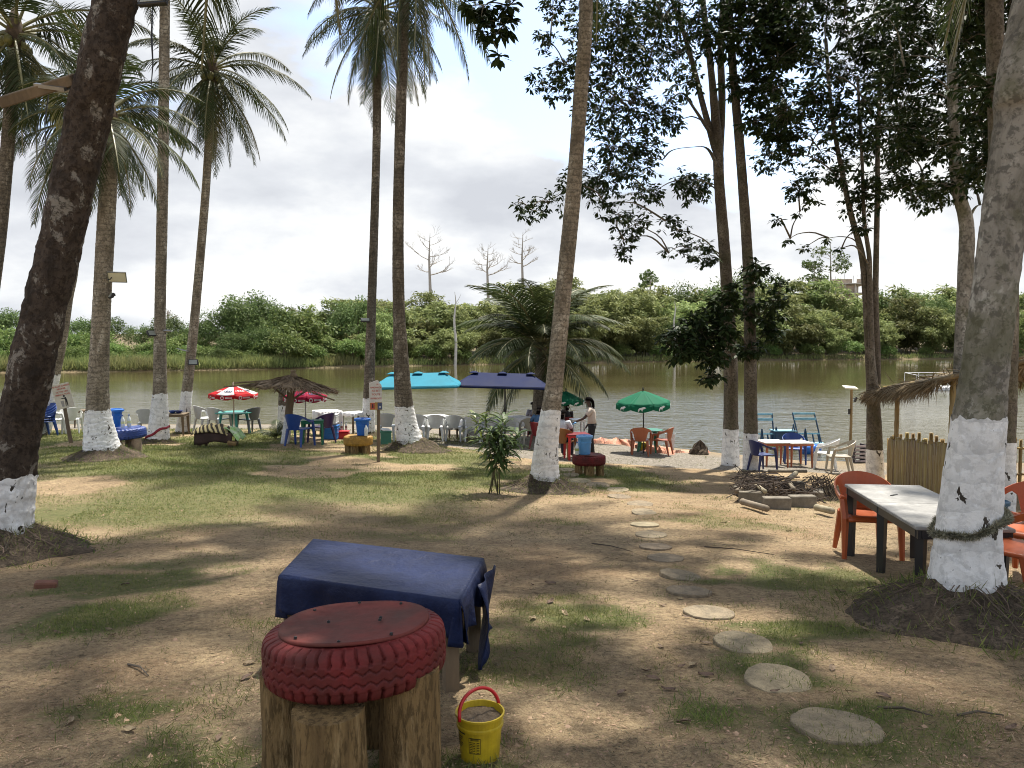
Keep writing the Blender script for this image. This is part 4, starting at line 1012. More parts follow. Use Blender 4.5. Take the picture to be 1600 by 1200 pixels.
p = gp(193, 706); tyre_stool(p, .52, .26, .58, M_blutyre, 'blue painted tyre stool with bucket and bottles behind the stout palm', [(R(205), .36, .10, 0), (R(265), .33, .16, 0), (R(-15), .38, .12, 0), (R(90), .3, .1, 0)], True, (0, R(-3)), False, 36, mat('pinkish_block', (.34, .26, .19), .95, .4, 6, bump=.5))
bucket(p + Vector((-.22, .0, .61)), PL['bucket'], 'bright blue bucket with a wide lid on the blue tyre stool', .20, .40)
for i, (dx, dy) in enumerate(((.05, -.1), (.13, .05))): bottle(p + Vector((dx, dy, .60)), ('clear bottle next to the bucket on the blue tyre stool', 'clear bottle nearer the edge of the blue tyre stool')[i], (.6, .62, .3), .30, .045)

# ---------------------------------------------------------------- bench under a blue tarpaulin, with the yellow bucket
M_tarp = mat('blue_tarpaulin', (.0105, .0185, .060), .52, .5, 2.2, bump=.55, bscale=4.5, bdist=.05, spec=.16, col2=(.006, .010, .034))
zt = CAMZ - 1.315
c_ = [P(437, 908, 4.28), P(718, 950, 3.85), P(755, 878, 4.62), P(490, 845, 5.08)]
for q in c_: q.z = zt
cen = sum(c_, Vector()) / 4; gz = Z(cen.x, cen.y)
tb = empty('covered_table', (cen.x, cen.y, gz), 0, 'low wooden table draped with a blue tarpaulin behind the red tyre stool', 'table')
L_ = [q - Vector((cen.x, cen.y, gz)) for q in c_]
def tarp():
    rn = random.Random(5); ctr = sum(L_, Vector()) / 4
    def bil(u, v): return (L_[0] * (1 - u) + L_[1] * u) * (1 - v) + (L_[3] * (1 - u) + L_[2] * u) * v
    def wr(x_, y_): return (float(fbm(x_ + 9, y_ + 4, .42, 3, 3)) - .5) * .030 + (float(vnoise(x_ * .35 + y_, y_ * .3 - x_ * .2, .07, 8)) - .5) * .006
    def topf(u, v):
        p_ = bil(u, v); ed = min(u, 1 - u, v, 1 - v); p_.z += wr(p_.x, p_.y) * min(1, ed * 9) - .020 * math.sin(math.pi * u) * math.sin(math.pi * v) ** .6 ; return tuple(p_)
    MB().grid(topf, 44, 30).build('tarpaulin', M_tarp, tb, True, .004)
    for k in range(4):
        a_, b_ = L_[k], L_[(k + 1) % 4]; o_ = ((a_ + b_) / 2 - ctr); o_.z = 0; o_.normalize(); n = 40 if k % 2 == 0 else 26
        def sk(u, v):
            p_ = a_ + (b_ - a_) * u; d_ = {0: .19, 1: .20, 2: .2, 3: .22}[k] * (1 + .12 * math.sin(u * 7 + k) + .06 * math.sin(u * 23))
            fold = (.020 * math.sin(u * 19 + k * 2) + .012 * math.sin(u * 41 + 1)) * v ** 1.3 + .001 + .020 * min(1, v * 4)
            if k == 0: fold -= .05 * v * math.sin(math.pi * u)
            return tuple(p_ + o_ * fold + Vector((0, 0, .001 - d_ * v)))
        MB().grid(sk, n, 10).build('hanging_edge', M_tarp, tb, True, .004)
    for k in range(4):      # bunched corner folds
        q = L_[k]; o_ = q - ctr; o_.z = 0; o_.normalize(); sd = Vector((-o_.y, o_.x, 0))
        MB().grid(lambda u, v: tuple(q + o_ * (.004 + .022 * math.sin(math.pi * u) * v ** .6) + sd * (u - .5) * .10 * v ** .5 - o_ * abs(u - .5) * .085 * v ** .5 + Vector((0, 0, -.002 - .235 * v))), 10, 8).build('corner_fold', M_tarp, tb, True, .004)
tarp()
# long flap hanging at the right end
fr, br_ = L_[1], L_[2]
def flap(u, v):
    p_ = fr + (br_ - fr) * (.45 + .50 * u); o_ = Vector((.97, .1, 0))
    return tuple(p_ + o_ * (.035 + .035 * math.sin(v * 4 + u * 2) + .05 * v * v) + Vector((.02 * math.sin(u * 9 + v * 3), -.10 * v * (1 - u), -.03 - v * (.44 + .05 * math.sin(u * 5)))))
MB().grid(flap, 14, 14).build('hanging_flap', M_tarp, tb, True, .004)
for k in range(4):
    q = L_[k] * .0 + (L_[k] - sum(L_, Vector()) / 4) * .90 + sum(L_, Vector()) / 4
    gz2 = Z(cen.x + q.x, cen.y + q.y) - gz; MB().box((q.x, q.y, (gz2 - .03 + q.z - .02) / 2), (.075, .055, q.z - .02 - gz2 + .03), (0, 0, .4)).build('leg', M_wood, tb)
for k in range(4):
    a_ = (L_[k] - sum(L_, Vector()) / 4) * .90 + sum(L_, Vector()) / 4; b_ = (L_[(k + 1) % 4] - sum(L_, Vector()) / 4) * .90 + sum(L_, Vector()) / 4
    MB().tube([a_ + Vector((0, 0, -.06)), b_ + Vector((0, 0, -.06))], .028, 4).build('rail', M_wood, tb)
    if k in (1, 3): MB().tube([a_ + Vector((0, 0, -.37)), b_ + Vector((0, 0, -.10))], .022, 4).build('brace', M_wood, tb)
# yellow bucket of sand
p = gp(750, 1182); yb = empty('sand_bucket', p, R(-18), 'yellow bucket full of sand with a red handle beside the red stool', 'bucket')
r_, h_ = .098, .195
q = MB(); q.lathe([(r_ * .80, 0), (r_ * .82, .006), (r_ * .93, h_ * .72), (r_ * 1.0, h_ * .73), (r_ * 1.0, h_ * .78), (r_ * .95, h_ * .80), (r_ * .99, h_ * .95), (r_ * 1.05, h_ * .955), (r_ * 1.05, h_), (r_ * .98, h_), (r_ * .94, h_ * .85)], 40, cap=False); q.build('body', PL['yellow'], yb)
M_sand = mat('bucket_sand', (.24, .18, .12), .95, .4, 18, bump=.9, bdist=.03)
q = MB(); pr = [(.001, h_ * .90)] + [(r_ * .96 * t, h_ * (.90 - .03 * t)) for t in np.linspace(.1, 1, 8)]; q.lathe(pr, 40, cap=False)
q.v = [(x_, y_, z_ + .012 * (float(vnoise(x_, y_, .025, 4)) - .5)) for x_, y_, z_ in q.v]; q.build('sand', M_sand, yb, True)
q = MB(); q.tube([(r_ * 1.08 * math.cos(t), .028 * math.sin(t), h_ * .92 + r_ * 1.0 * math.sin(t) ** .8) for t in np.linspace(0.02, math.pi - .02, 21)], .0075, 6); hd = q.build('handle', PL['red'], yb, True); hd.rotation_euler = (0, 0, R(60))
for k, (z0, z1, a0, a1) in enumerate(((.28, .62, -100, -68),)):
    pl = MB(); pr_ = lambda z_: r_ * (.82 + .11 * z_ / .72) + .0012
    def ln(a0, a1, za, zb):
        aa = np.linspace(R(a0), R(a1), 5); v = [(pr_(za) * math.cos(t), pr_(za) * math.sin(t), za * h_) for t in aa] + [(pr_(zb) * math.cos(t), pr_(zb) * math.sin(t), zb * h_) for t in aa]
        pl.add(v, [(i, i + 1, 6 + i, 5 + i) for i in range(4)])
    ln(-100, -68, .615, .63); ln(-100, -68, .28, .29); ln(-100, -99, .28, .63); ln(-69, -68, .28, .63); ln(-90, -89.4, .28, .56); ln(-80, -79.4, .28, .56)
    for i in range(7): ln(-98, -91, .30 + i * .037, .313 + i * .037); ln(-88, -82, .30 + i * .037, .312 + i * .037); ln(-78, -71, .30 + i * .037, .313 + i * .037)
    for i in range(2): ln(-95, -73, .575 + i * .022, .587 + i * .022)
    ln(-150, -112, .66, .69)
    for i in range(6): ln(-150, -128 + (i % 3) * 4, .35 + i * .045, .37 + i * .045)
    lb = pl.build('printed_table', M_black, yb); lb['kind'] = 'stuff'

# ---------------------------------------------------------------- stepping stones
SS = [(1307, 1137, 68), (1215, 1064, 53), (1161, 1006, 46), (1108, 958, 39), (1076, 924, 35), (1063, 899, 32), (1040, 872, 28), (1024, 854, 26), (1017, 835, 25), (1007, 819, 23), (1006, 800, 20), (1000, 787, 20), (968, 775, 19), (965, 764, 18), (934, 757, 19), (905, 750, 19), (888, 741, 17), (884, 733, 14)]
base_n = [None]
for i, (px, py, r_) in enumerate(SS):
    p = gp(px, py + 2); rr = r_ * p.y / F
    q = MB(); rn = random.Random(i); n = 40; pts = []
    for a in np.linspace(0, 2 * math.pi, n, endpoint=False):
        k = 1 + .03 * math.sin(2 * a + i) + .02 * math.sin(5 * a + 2 * i) + rn.uniform(-.008, .008); pts.append((math.cos(a) * rr * k, math.sin(a) * rr * k))
    v = []; f = []; prof = [(1.0, -.10), (1.0, .026), (.985, .033), (.95, .034), (.6, .033), (.001, .033)]
    for k, z in prof: v += [(x_ * k, y_ * k, z + (.008 * (float(vnoise(x_ * k + i, y_ * k, .06, 2)) - .5) if z > 0 else 0)) for x_, y_ in pts]
    for j in range(len(prof) - 1): f += [(j * n + a, j * n + (a + 1) % n, (j + 1) * n + (a + 1) % n, (j + 1) * n + a) for a in range(n)]
    q.add(v, f)
    lab = '%s stepping stone of the path, counted from the largest one by the big palm' % ['first', 'second round', 'third round', 'fourth round', 'fifth round', 'sixth tilted', 'seventh round', 'eighth round', 'ninth round', 'tenth round', 'eleventh small', 'twelfth small', 'thirteenth small', 'fourteenth small', 'fifteenth small', 'sixteenth small', 'seventeenth small', 'last'][i]
    o = q.build('stepping_stone', M_stone, None, False, loc=p + Vector((0, 0, -.012)), rot=(rn.uniform(-.05, .05) + (.08 if i in (4, 5) else 0), rn.uniform(-.05, .05) - .05, rn.uniform(0, 6)))
    tag(o, lab, 'stepping stone', 'stepping stones of the path')

# ---------------------------------------------------------------- grey tables and orange chairs under the big palm
M_greytop = mat('worn_grey_table_top', (.34, .335, .32), .6, .5, 2.6, bump=.2, col2=(.16, .16, .155), spec=.25)
pA, pB, pC = gp(1320, 867), gp(1372, 900), gp(1433, 930); ax = (pA - pC); ax.z = 0; ln_ = ax.length; ax.normalize(); side = Vector((ax.y, -ax.x, 0))
rz = math.atan2(ax.y, ax.x) - math.pi / 2; hw = .70
c0 = pC + (pA - pC) * .5 + side * hw / 2; c0.z = Z(c0.x, c0.y); HT = .655
lt = empty('long_table', c0, rz, 'long worn grey table on six dark legs beside the big palm', 'table')
for sy in (-1, 1): MB().box((0, sy * ln_ / 4, HT - .016), (hw + .04, ln_ / 2 - .003, .032), b=.006).build('table_top', M_greytop, lt)
q = MB()
for sx in (-1, 1): q.box((sx * (hw / 2 - .01), 0, HT - .068), (.025, ln_ - .02, .07))
for sy in (-1, 1): q.box((0, sy * (ln_ / 2 - .02), HT - .068), (hw - .05, .025, .07))
q.build('apron', PL['charcoal'], lt)
for sx in (-1, 1):
    for t_ in (-.96, 0, .96):
        x_, y_ = sx * (hw / 2 - .04), t_ * (ln_ / 2 - .02); wp = Matrix.Rotation(rz, 4, 'Z') @ Vector((x_, y_, 0)) + c0; zb = Z(wp.x, wp.y) - c0.z
        MB().tube([(x_, y_, HT - .035), (x_, y_, zb - .01)], [.050, .040], 4).build('leg', PL['charcoal'], lt)
TC = pC + (pA - pC) * .75 + side * hw / 2
q = MB(); q.box((0, 0, .003), (.10, .02, .006), (0, 0, .6)); tag(q.build('black_pen', M_black, loc=(TC.x - .1, TC.y - .1, c0.z + HT + .0005)), 'small black stick lying on the grey table', 'pen')
chair('orange', 1352, 868, R(172), 'orange plastic chair at the far end of the grey table', s=.97)
pc = gp(1572, 945); chair('orange', 0, 0, R(32), 'orange plastic chair with its back turned, half hidden by the big palm', s=1.0, loc=pc)
chair('orange', 0, 0, R(120), 'orange plastic chair beyond the one half hidden by the palm', s=1.0, loc=gp(1602, 905))
bucket(gp(1556, 822), plastic('dull_blue_plastic', (.03, .10, .17)), 'dull blue bucket standing behind the big grey palm', .14, .34)

# ---------------------------------------------------------------- chairs and tables along the beach
for i, (px, py) in enumerate(((607, 688), (652, 689), (680, 689), (710, 689), (738, 690), (765, 690), (798, 691))):
    chair('grey' if i in (0, 3) else 'white', px, py, R((-4, 3, 5, -3, 4, 0, -6)[i]), ['pale grey chair at the end of the row, just behind the notice post', 'white chair mostly hidden by the tall dark palm in the long row', 'white chair next to the tall dark palm in the long row', 'greenish grey chair in the middle of the long row facing the lake', 'white chair facing the lake just clear of the pointed leaf shrub', 'white chair behind the pointed leaf shrub in the long row', 'white chair under the navy parasol pole in the long row'][i], 'row of white chairs facing the lake', 1.04)
chair('beige', 828, 694, R(8), 'cream plastic chair beside the person in blue', s=1.08)
def cloth_table(px0, px1, py, dep, h, label, drop=.45, D_off=0, cm=None):
    a_, b_ = gp(px0, py), gp(px1, py); a_.y += D_off; b_.y += D_off; cen = (a_ + b_) / 2; cen.z = Z(cen.x, cen.y); w_ = abs(b_.x - a_.x); rz = math.atan2(b_.y - a_.y, b_.x - a_.x)
    o = empty('dining_table', cen, rz, label, 'table')
    for sx in (-1, 1):
        for sy in (-1, 1): MB().box((sx * (w_ / 2 - .06), sy * (dep / 2 - .06), h / 2 - .02), (.05, .05, h - .03)).build('leg', M_wood, o)
    MB().box((0, 0, h - .02), (w_, dep, .03)).build('table_top', M_wood, o)
    per = []
    for k, (ax_, ay_, bx_, by_) in enumerate(((-1, -1, 1, -1), (1, -1, 1, 1), (1, 1, -1, 1), (-1, 1, -1, -1))):
        n = 40 if k % 2 == 0 else 12
        for i in range(n): t = i / n; per.append(((ax_ + (bx_ - ax_) * t) * (w_ / 2 + .01), (ay_ + (by_ - ay_) * t) * (dep / 2 + .01)))
    rn = random.Random(px0); N_ = len(per); v = [(0, 0, h + .004)] + [(x_, y_, h + .004) for x_, y_ in per]
    for s_ in (.3, .65, 1):
        for j, (x_, y_) in enumerate(per):
            f_ = 1 + (.02 * math.sin(j * 1.3) + .02) * s_ * (1 if abs(y_) > dep / 2 else 1); dz_ = drop * (1 + .25 * math.sin(j * .31 + px0)) * s_
            nx_ = .025 * math.sin(j * 1.25) * s_; v.append((x_ + nx_ * (1 if abs(x_) > w_ / 2 else .3) + (.02 * s_ * (1 if x_ > 0 else -1) if abs(x_) > w_ / 2 else 0), y_ + nx_ + (.02 * s_ * (1 if y_ > 0 else -1) if abs(y_) > dep / 2 else 0), h + .004 - dz_))
    f = [(0, 1 + j, 1 + (j + 1) % N_) for j in range(N_)]
    for k in range(3): f += [(1 + k * N_ + j, 1 + (k + 1) * N_ + j, 1 + (k + 1) * N_ + (j + 1) % N_, 1 + k * N_ + (j + 1) % N_) for j in range(N_)]
    MB().add(v, f).build('tablecloth', cm or M_cloth, o, True, .006); return o
cloth_table(612, 700, 689, .8, .74, 'long white clothed table under the turquoise parasol', .38, .95)
cloth_table(704, 835, 690, .8, .74, 'long white clothed table under the navy parasol', .38, 1.1)
cloth_table(486, 528, 682, .8, .80, 'white clothed serving table beside the thatched parasol', .5, .4)
cloth_table(530, 572, 680, .75, .74, 'white topped table next to the slim dark palm', .10, .5)
def box_thing(name, loc, rz, d, m, label, cat, ribs=3, lidm=None):
    o = empty(name, loc, rz, label, cat); MB().box((0, 0, d[2] * .43), (d[0], d[1], d[2] * .86), b=.02).build('body', m, o)
    MB().box((0, 0, d[2] * .93), (d[0] * 1.04, d[1] * 1.04, d[2] * .13), b=.015).build('lid', lidm or m, o)
    for k in range(ribs): MB().box((0, 0, d[2] * (.15 + .6 * k / max(1, ribs - 1))), (d[0] * 1.03, d[1] * 1.03, d[2] * .06), b=.008).build('rib', m, o)
    return o
box_thing('cool_box', gp(518, 686), 0, (.42, .36, .44), plastic('cooler_blue', (.03, .17, .48)), 'blue ribbed cool box on the ground beside the white tables', 'cool box', 3)
box_thing('cool_box', gp(517, 686) + Vector((-.02, .03, .47)), 0, (.44, .38, .30), PL['white'], 'white box standing on top of the blue cool box', 'cool box', 2)
box_thing('drinks_crate', gp(537, 686), .1, (.34, .3, .26), PL['red'], 'red drinks crate on the ground next to the blue cool box', 'crate', 2)
for dx in (-.06, .08): bottle(gp(537, 686) + Vector((dx, 0, .28)), 'dark bottle standing in the red drinks crate' if dx < 0 else 'dark bottle at the far corner of the red drinks crate', (.2, .05, .03), .24, .035)
p = gp(603, 694); q = empty('waste_bin', p, .2, 'sea green square bin at the foot of the pale grey chair', 'bin')
MB().prism([(-.15, -.13), (.15, -.13), (.15, .13), (-.15, .13)], 0, .36).build('body', PL['seagreen'], q); MB().box((0, 0, .38), (.34, .30, .05), b=.01).build('rim', PL['seagreen'], q); MB().box((0, 0, .43), (.26, .22, .06), (.1, .1, .3), b=.02).build('white_bag', M_cloth, q)
chair('blue', 468, 697, R(-18), 'royal blue chair by the green table under the thatch', s=1.08); chair('purple', 503, 692, R(58), 'purple chair by the green table under the thatch', s=1.05)
square_table(489, 694, R(12), PL['green'], PL['green'], 'green plastic table between the royal blue and purple chairs', .62, .62, .70)
# left bay: teal table with red and white parasol
round_table(366, 678, PL['teal'], 'teal round table under the red and white parasol', .60, .72)
chair('grey', 322, 676, R(-40), 'grey chair with a blue edge beside another, near the striped cloth bench', s=1.1); chair('grey', 342, 677, R(-20), 'grey chair closest to the red and white parasol pole', s=1.05); chair('darkgrey', 390, 677, R(55), 'dark grey chair across the teal table', s=1.05)
chair('grey', 233, 684, R(10), 'grey chair with dark rim beside the palm with the red band', s=1.08)
square_table(268, 680, R(8), M_wood, M_wood, 'brown wooden table between two palms with blue dishes on it', .95, .7, .70)
p = gp(268, 680)
for i, (dx, m_, lab) in enumerate(((.05, 'blue', 'blue bowl on the brown wooden table'), (.25, 'navy', 'dark blue tilted dish on the brown wooden table'))):
    o = empty('serving_bowl', p + Vector((dx, 0, .705)), 0, lab, 'bowl'); q = MB(); q.lathe([(.05, 0), (.06, .005), (.13, .09), (.125, .09), (.05, .012)], 20, cap=False); q.build('bowl_wall', PL[m_], o, True); q = MB(); q.lathe([(.001, .004), (.06, .004)], 16, cap=False); q.build('bowl_floor', PL[m_], o)
for i, dy in enumerate((0, .05, .10)):
    pz = gp(68, 682); chair('blue', 0, 0, R(150), ('royal blue chair at the bottom of the nested stack behind the dark leaning trunk', 'royal blue chair in the middle of the nested stack', 'royal blue chair on top of the nested stack')[i], 'stack of blue chairs', 1.05, pz + Vector((-.03 * i, .04 * i, .07 * i)))
chair('white', 88, 678, R(-60), 'white chair between the blue stack and the tilted sign', s=1.05); chair('white', 112, 677, R(25), 'white chair just behind the tilted sign post', s=1.05)
square_table(136, 668, 0, M_wood, M_wood, 'small brown wooden table partly behind the stout palm', .7, .6, .68)
# right: orange legged tables
M_wtop = mat('white_table_top', (.62, .60, .56), .45, .15, 3)
for i, (px, lab) in enumerate(((1206, 'white topped orange legged table closer to the white footed tree'), (1244, 'white topped orange legged table closer to the water'))): square_table(px, 728, R(6), M_wtop, PL['terracotta'], lab, .70, .75, .72, 'white topped orange legged tables')
chair('navy', 1191, 736, R(-70), 'navy chair tucked behind the slim white footed tree', s=1.0); chair('blue', 1240, 724, R(170), 'dark blue chair on the far side of the white topped tables', s=1.05)
chair('white', 1288, 733, R(65), 'white chair reclining next to the blue barrel', s=1.05); chair('beige', 1311, 740, R(80), 'beige chair set apart near the lamp post', s=1.08)
# orange pair under the green parasol
chair('terracotta', 1001, 711, R(-12), 'rust orange chair with its back turned under the green parasol', s=1.05); chair('terracotta', 1033, 710, R(62), 'rust orange chair turned sideways under the green parasol', s=1.03)
round_table(1012, 706, PL['green'], 'green round table under the green parasol', .48, .72)
o = bucket(gp(1047, 703), PL['grey'], 'grey open bin by the water near the rust orange chairs', .17, .55, False, 'grey_bin'); box_thing('yellow_can', gp(1004, 704), .2, (.2, .16, .28), PL['yellow'], 'yellow can on the gravel under the green table', 'can', 2)

# ---------------------------------------------------------------- parasols
M_canopies = {k: mat('canopy_' + k, c_, .75, .12, 1.5, trans=.28, spec=.2) for k, c_ in dict(red=(.55, .016, .022), white=(.74, .72, .72), green=(.010, .165, .085), navy=(.011, .021, .085), cyan=(.045, .30, .42), pink=(.42, .015, .06)).items()}
def parasol(loc, r, h, rise, cols, label, valance=.14, n=8, polem=None, marks=None, rot=0.0, tilt=(0, 0), scallop=.03):
    o = empty('parasol', loc, rot, label, 'parasol'); o.rotation_euler = (tilt[0], tilt[1], rot)
    pm = polem or M_black
    MB().tube([(0, 0, -.1), (0, 0, h + .05)], .02, 8).build('pole', pm, o); q = MB(); q.lathe([(.02, h + .03), (.03, h + .05), (.005, h + .12)], 8); q.build('finial', pm, o)
    zr = h - rise
    for k in range(n):
        a0, a1 = 2 * math.pi * k / n, 2 * math.pi * (k + 1) / n; cm = M_canopies[cols[k % len(cols)]]
        def pf(u, v):
            a = a0 + (a1 - a0) * u; chord = math.cos(math.pi / n) / math.cos((u - .5) * 2 * math.pi / n); rr = r * v * chord
            return (rr * math.cos(a), rr * math.sin(a), h - rise * v ** 1.12 - .03 * math.sin(math.pi * u) * v)
        pn = MB().grid(pf, 6, 8).build('canopy_panel', cm, o, True, .004)
        def vf(u, v):
            a = a0 + (a1 - a0) * u; chord = math.cos(math.pi / n) / math.cos((u - .5) * 2 * math.pi / n); rr = r * chord * (1.0 + .012 * v)
            return (rr * math.cos(a), rr * math.sin(a), zr - .03 * math.sin(math.pi * u) - v * (valance + scallop * math.sin(math.pi * u) - scallop))
        vm = M_canopies[cols[k % len(cols)] if cols[k % len(cols)] != 'white' else 'red']
        vl = MB().grid(vf, 6, 2).build('valance', vm, pn, True, .004)
        if marks:
            am = (a0 + a1) / 2; Rm = Matrix.Rotation(am, 4, 'Z') @ Matrix.Translation((r * math.cos(math.pi / n) * 1.02, 0, zr - .03 - valance * .5)) @ Matrix.Rotation(R(90), 4, 'Z') @ Matrix.Rotation(R(90), 4, 'X')
            mk = MB(); s_ = valance * .8
            if marks == 'animal':    # small white leaping emblem
                mk.prism([(-.75 * s_, -.1 * s_), (-.5 * s_, .25 * s_), (.0, .38 * s_), (.45 * s_, .5 * s_), (.85 * s_, .3 * s_), (.5 * s_, .12 * s_), (.15 * s_, .0), (.05 * s_, -.45 * s_), (-.1 * s_, -.1 * s_), (-.4 * s_, -.05 * s_), (-.6 * s_, -.5 * s_), (-.7 * s_, -.45 * s_)], 0, .003, Rm)
            else:
                mk.lathe([(.30 * s_, 0), (.30 * s_, .003), (.48 * s_, .003), (.48 * s_, 0)], 16, Rm @ Matrix.Translation((-.8 * s_, 0, 0)), cap=False)
                for i in range(6): mk.box((.1 * s_ + i * .30 * s_, 0, .0015), (.17 * s_, .42 * s_, .003), M=Rm)
            mk.build('printed_mark', M_cloth if cols[k % len(cols)] != 'x' else M_cloth, pn)
            if marks == 'brand':
                t_ = .62; sl_ = math.atan2(rise * 1.05, r); Rm = Matrix.Rotation(am, 4, 'Z') @ Matrix.Translation((r * t_ * math.cos(math.pi / n), 0, h - rise * t_ ** 1.12 - .03 * t_ + .010)) @ Matrix.Rotation(sl_, 4, 'Y') @ Matrix.Rotation(R(90), 4, 'Z')
                mk = MB()
                for i in range(4): mk.box((-.12 + i * .08, 0, .002), (.05, .06 + .02 * (i % 2), .003), M=Rm)
                mk.box((.02, -.08, .002), (.22, .025, .003), M=Rm); mk.build('printed_lettering', M_canopies['white'] if cols[k % len(cols)] == 'red' else PL['navy'], pn)
        MB().tube([(0, 0, h - .03), (r * .5 * math.cos(a0), r * .5 * math.sin(a0), h - rise * .46 - .03), (r * .99 * math.cos(a0), r * .99 * math.sin(a0), zr - .015)], .007, 4).build('rib', pm, o)
    return o
def hgt(px, py, base): return P(px, py, base.y).z - base.z
b0 = gp(366, 680); parasol(b0, 36.5 * b0.y / F, hgt(366, 602, b0), .26, ('red', 'white'), 'red and white parasol with printed panels over the teal table', .15, 8, PL['beige'], 'brand', R(-68))
b0 = gp(478, 684); parasol(b0, 33 * b0.y / F, hgt(480, 607, b0), .22, ('pink',), 'pinkish red parasol showing under the thatched one', .16, 8, M_steel, 'brand', .3)
b0 = gp(1006, 708); parasol(b0, 44 * b0.y / F, hgt(1006, 610, b0), .36, ('green',), 'green parasol with white emblems over the rust orange chairs', .20, 8, M_black, 'animal', R(10), (R(2), R(-2)), .05)
b0 = gp(880, 690); parasol(b0, 30 * b0.y / F, hgt(880, 611, b0), .30, ('green',), 'green parasol partly hidden by the grey leaning palm', .16, 8, M_black, 'animal', .2, (0, R(3)), .04)
def market_parasol(px, py, x0, x1, ytop, yrim, col, label, tilt=0.0):
    b0 = gp(px, py); h = hgt(px, ytop, b0); zr = hgt(px, yrim, b0); o = empty('market_parasol', b0, 0, label, 'parasol'); m = M_canopies[col]
    hl = (px - x0) * b0.y / F; hr = (x1 - px) * b0.y / F; W2 = (hl + hr) / 2; cx = (hr - hl) / 2; dpt = 1.0
    MB().tube([(0, 0, -.1), (0, 0, h - .02)], .026, 10).build('pole', M_black, o); MB().tube([(0, 0, 1.0), (0, 0, 1.16)], .042, 8).build('crank_housing', M_black, o); MB().tube([(.03, 0, 1.08), (.12, 0, 1.08), (.12, 0, 1.0)], .008, 5).build('crank_handle', M_black, o)
    def cf(u, v):
        x_ = (u - .5) * 2; y_ = (v - .5) * 2; e = max(max(0, (abs(x_) - .62) / .38), abs(y_))
        sag = 0
        return (cx + x_ * W2, y_ * dpt, h - (h - zr) * e - sag + tilt * x_)
    cn = MB().grid(cf, 24, 14).build('canopy', m, o, False, .006)
    for sy in (-1, 1):
        MB().grid(lambda u, v: (cx + (u - .5) * 2 * W2, sy * dpt * (1 + .01 * v), zr - .005 - .07 * v + tilt * (u - .5) * 2), 24, 1).build('valance', m, cn, True, .005)
        MB().grid(lambda u, v: (cx + sy * W2 * (1 + .008 * v), (u - .5) * 2 * dpt, zr - .005 - .07 * v + tilt * sy), 10, 1).build('valance', m, cn, True, .005)
    for k in (-1, 0, 1):
        q = MB(); q.grid(lambda u, v: (cx + k * W2 * .62 + (u - .5) * .30, (v - .5) * .4, h + .05 - .06 * max(abs(u - .5) * 2, abs(v - .5) * 2) ** 1.5 + tilt * k * .6), 6, 6); q.build('vent_flap', m, cn, True, .005)
        MB().tube([(cx + k * W2 * .62, 0, h + .03), (cx + k * W2 * .62, 0, h + .08)], .012, 6).build('finial', M_black, cn)
    for k in (-1, 0, 1):
        for sy in (-1, 1):
            MB().tube([(cx + k * W2 * .62, 0, h - .04), (cx + k * W2 * .82 + .02, sy * dpt * .5, (h + zr) / 2 - .06 + tilt * k), (cx + k * W2 * .97, sy * dpt * .97, zr - .03 + tilt * k)], .011, 4).build('rib', M_black, o)
            MB().tube([(cx * .5 + k * W2 * .2, 0, h - .42), (cx + k * W2 * .80, sy * dpt * .45, (h + zr) / 2 - .03 + tilt * k)], .009, 4).build('strut', M_black, o)
    MB().tube([(cx - W2 * .62, 0, h - .045 - tilt * .6), (cx + W2 * .62, 0, h - .045 + tilt * .6)], .018, 6).build('ridge_bar', M_black, o)
    return o
market_parasol(641, 692, 589, 719, 583, 601, 'cyan', 'turquoise rectangular market parasol with three roof vents', .03)
market_parasol(789, 694, 713, 857, 583, 601, 'navy', 'navy rectangular market parasol with three roof vents', -.04)
# ================================================================ STRUCTURES OF WOOD, SIGNS, LAMPS
def at0(px, py, D): return P(px, py, D)
# ---- thatched parasol
b0 = gp(451, 693); th = empty('thatched_parasol', b0, 0, 'ragged thatched parasol on a thick leaning post with white foot', 'parasol')
H_ = hgt(462, 592, b0)
V, Fq = trunk_np([(-.12, 0, -.1), (0, 0, .7), (.12, 0, H_ - .1), (.16, 0, H_ + .12)], [.12, .11, .10, .07], 20, .05, .3, .01, .08, 3); link('post', mesh_np('post', V, Fq, True), M_wood, th)
V, Fq = trunk_np([(-.12, 0, -.1), (0, 0, .7), (.12, 0, H_ - .1), (.16, 0, H_ + .12)], [.12, .11, .10, .07], 40, .04, .3, .01, .08, 3, extra=.006, ragged=.03, lo=.02, hi=.42); link('painted_base', mesh_np('painted_base', V, Fq, True), M_white, th)
def roofz(x_, y_): r = math.hypot(x_ * .82, y_); return H_ + .10 - .30 * min(1, r / 1.0) ** .75 - .13 * max(0, x_) - .02 * x_ - .06 * max(0, r - .8)
rn = random.Random(2); q = MB()
def rf(u, v):
    a = u * 2 * math.pi; r = v * (.92 + .16 * math.sin(3 * a + 1) + .07 * math.sin(8 * a)); x_, y_ = r * math.cos(a) * 1.12, r * math.sin(a) * .95
    return (.1 + x_, y_, roofz(x_, y_) + .025 * math.sin(17 * a) * v + (.03 * (float(vnoise(x_, y_, .12, 4)) - .5)))
q.grid(rf, 72, 14).build('thatch_cover', M_thatch, th, True, .05)
N = 3600; a = rng.uniform(0, 6.28, N); r = rng.uniform(.05, .98, N); X = .1 + r * np.cos(a) * 1.15; Y = r * np.sin(a); Zs = np.array([roofz(x_ - .1, y_) for x_, y_ in zip(X, Y)]) + rng.uniform(.005, .05, N)
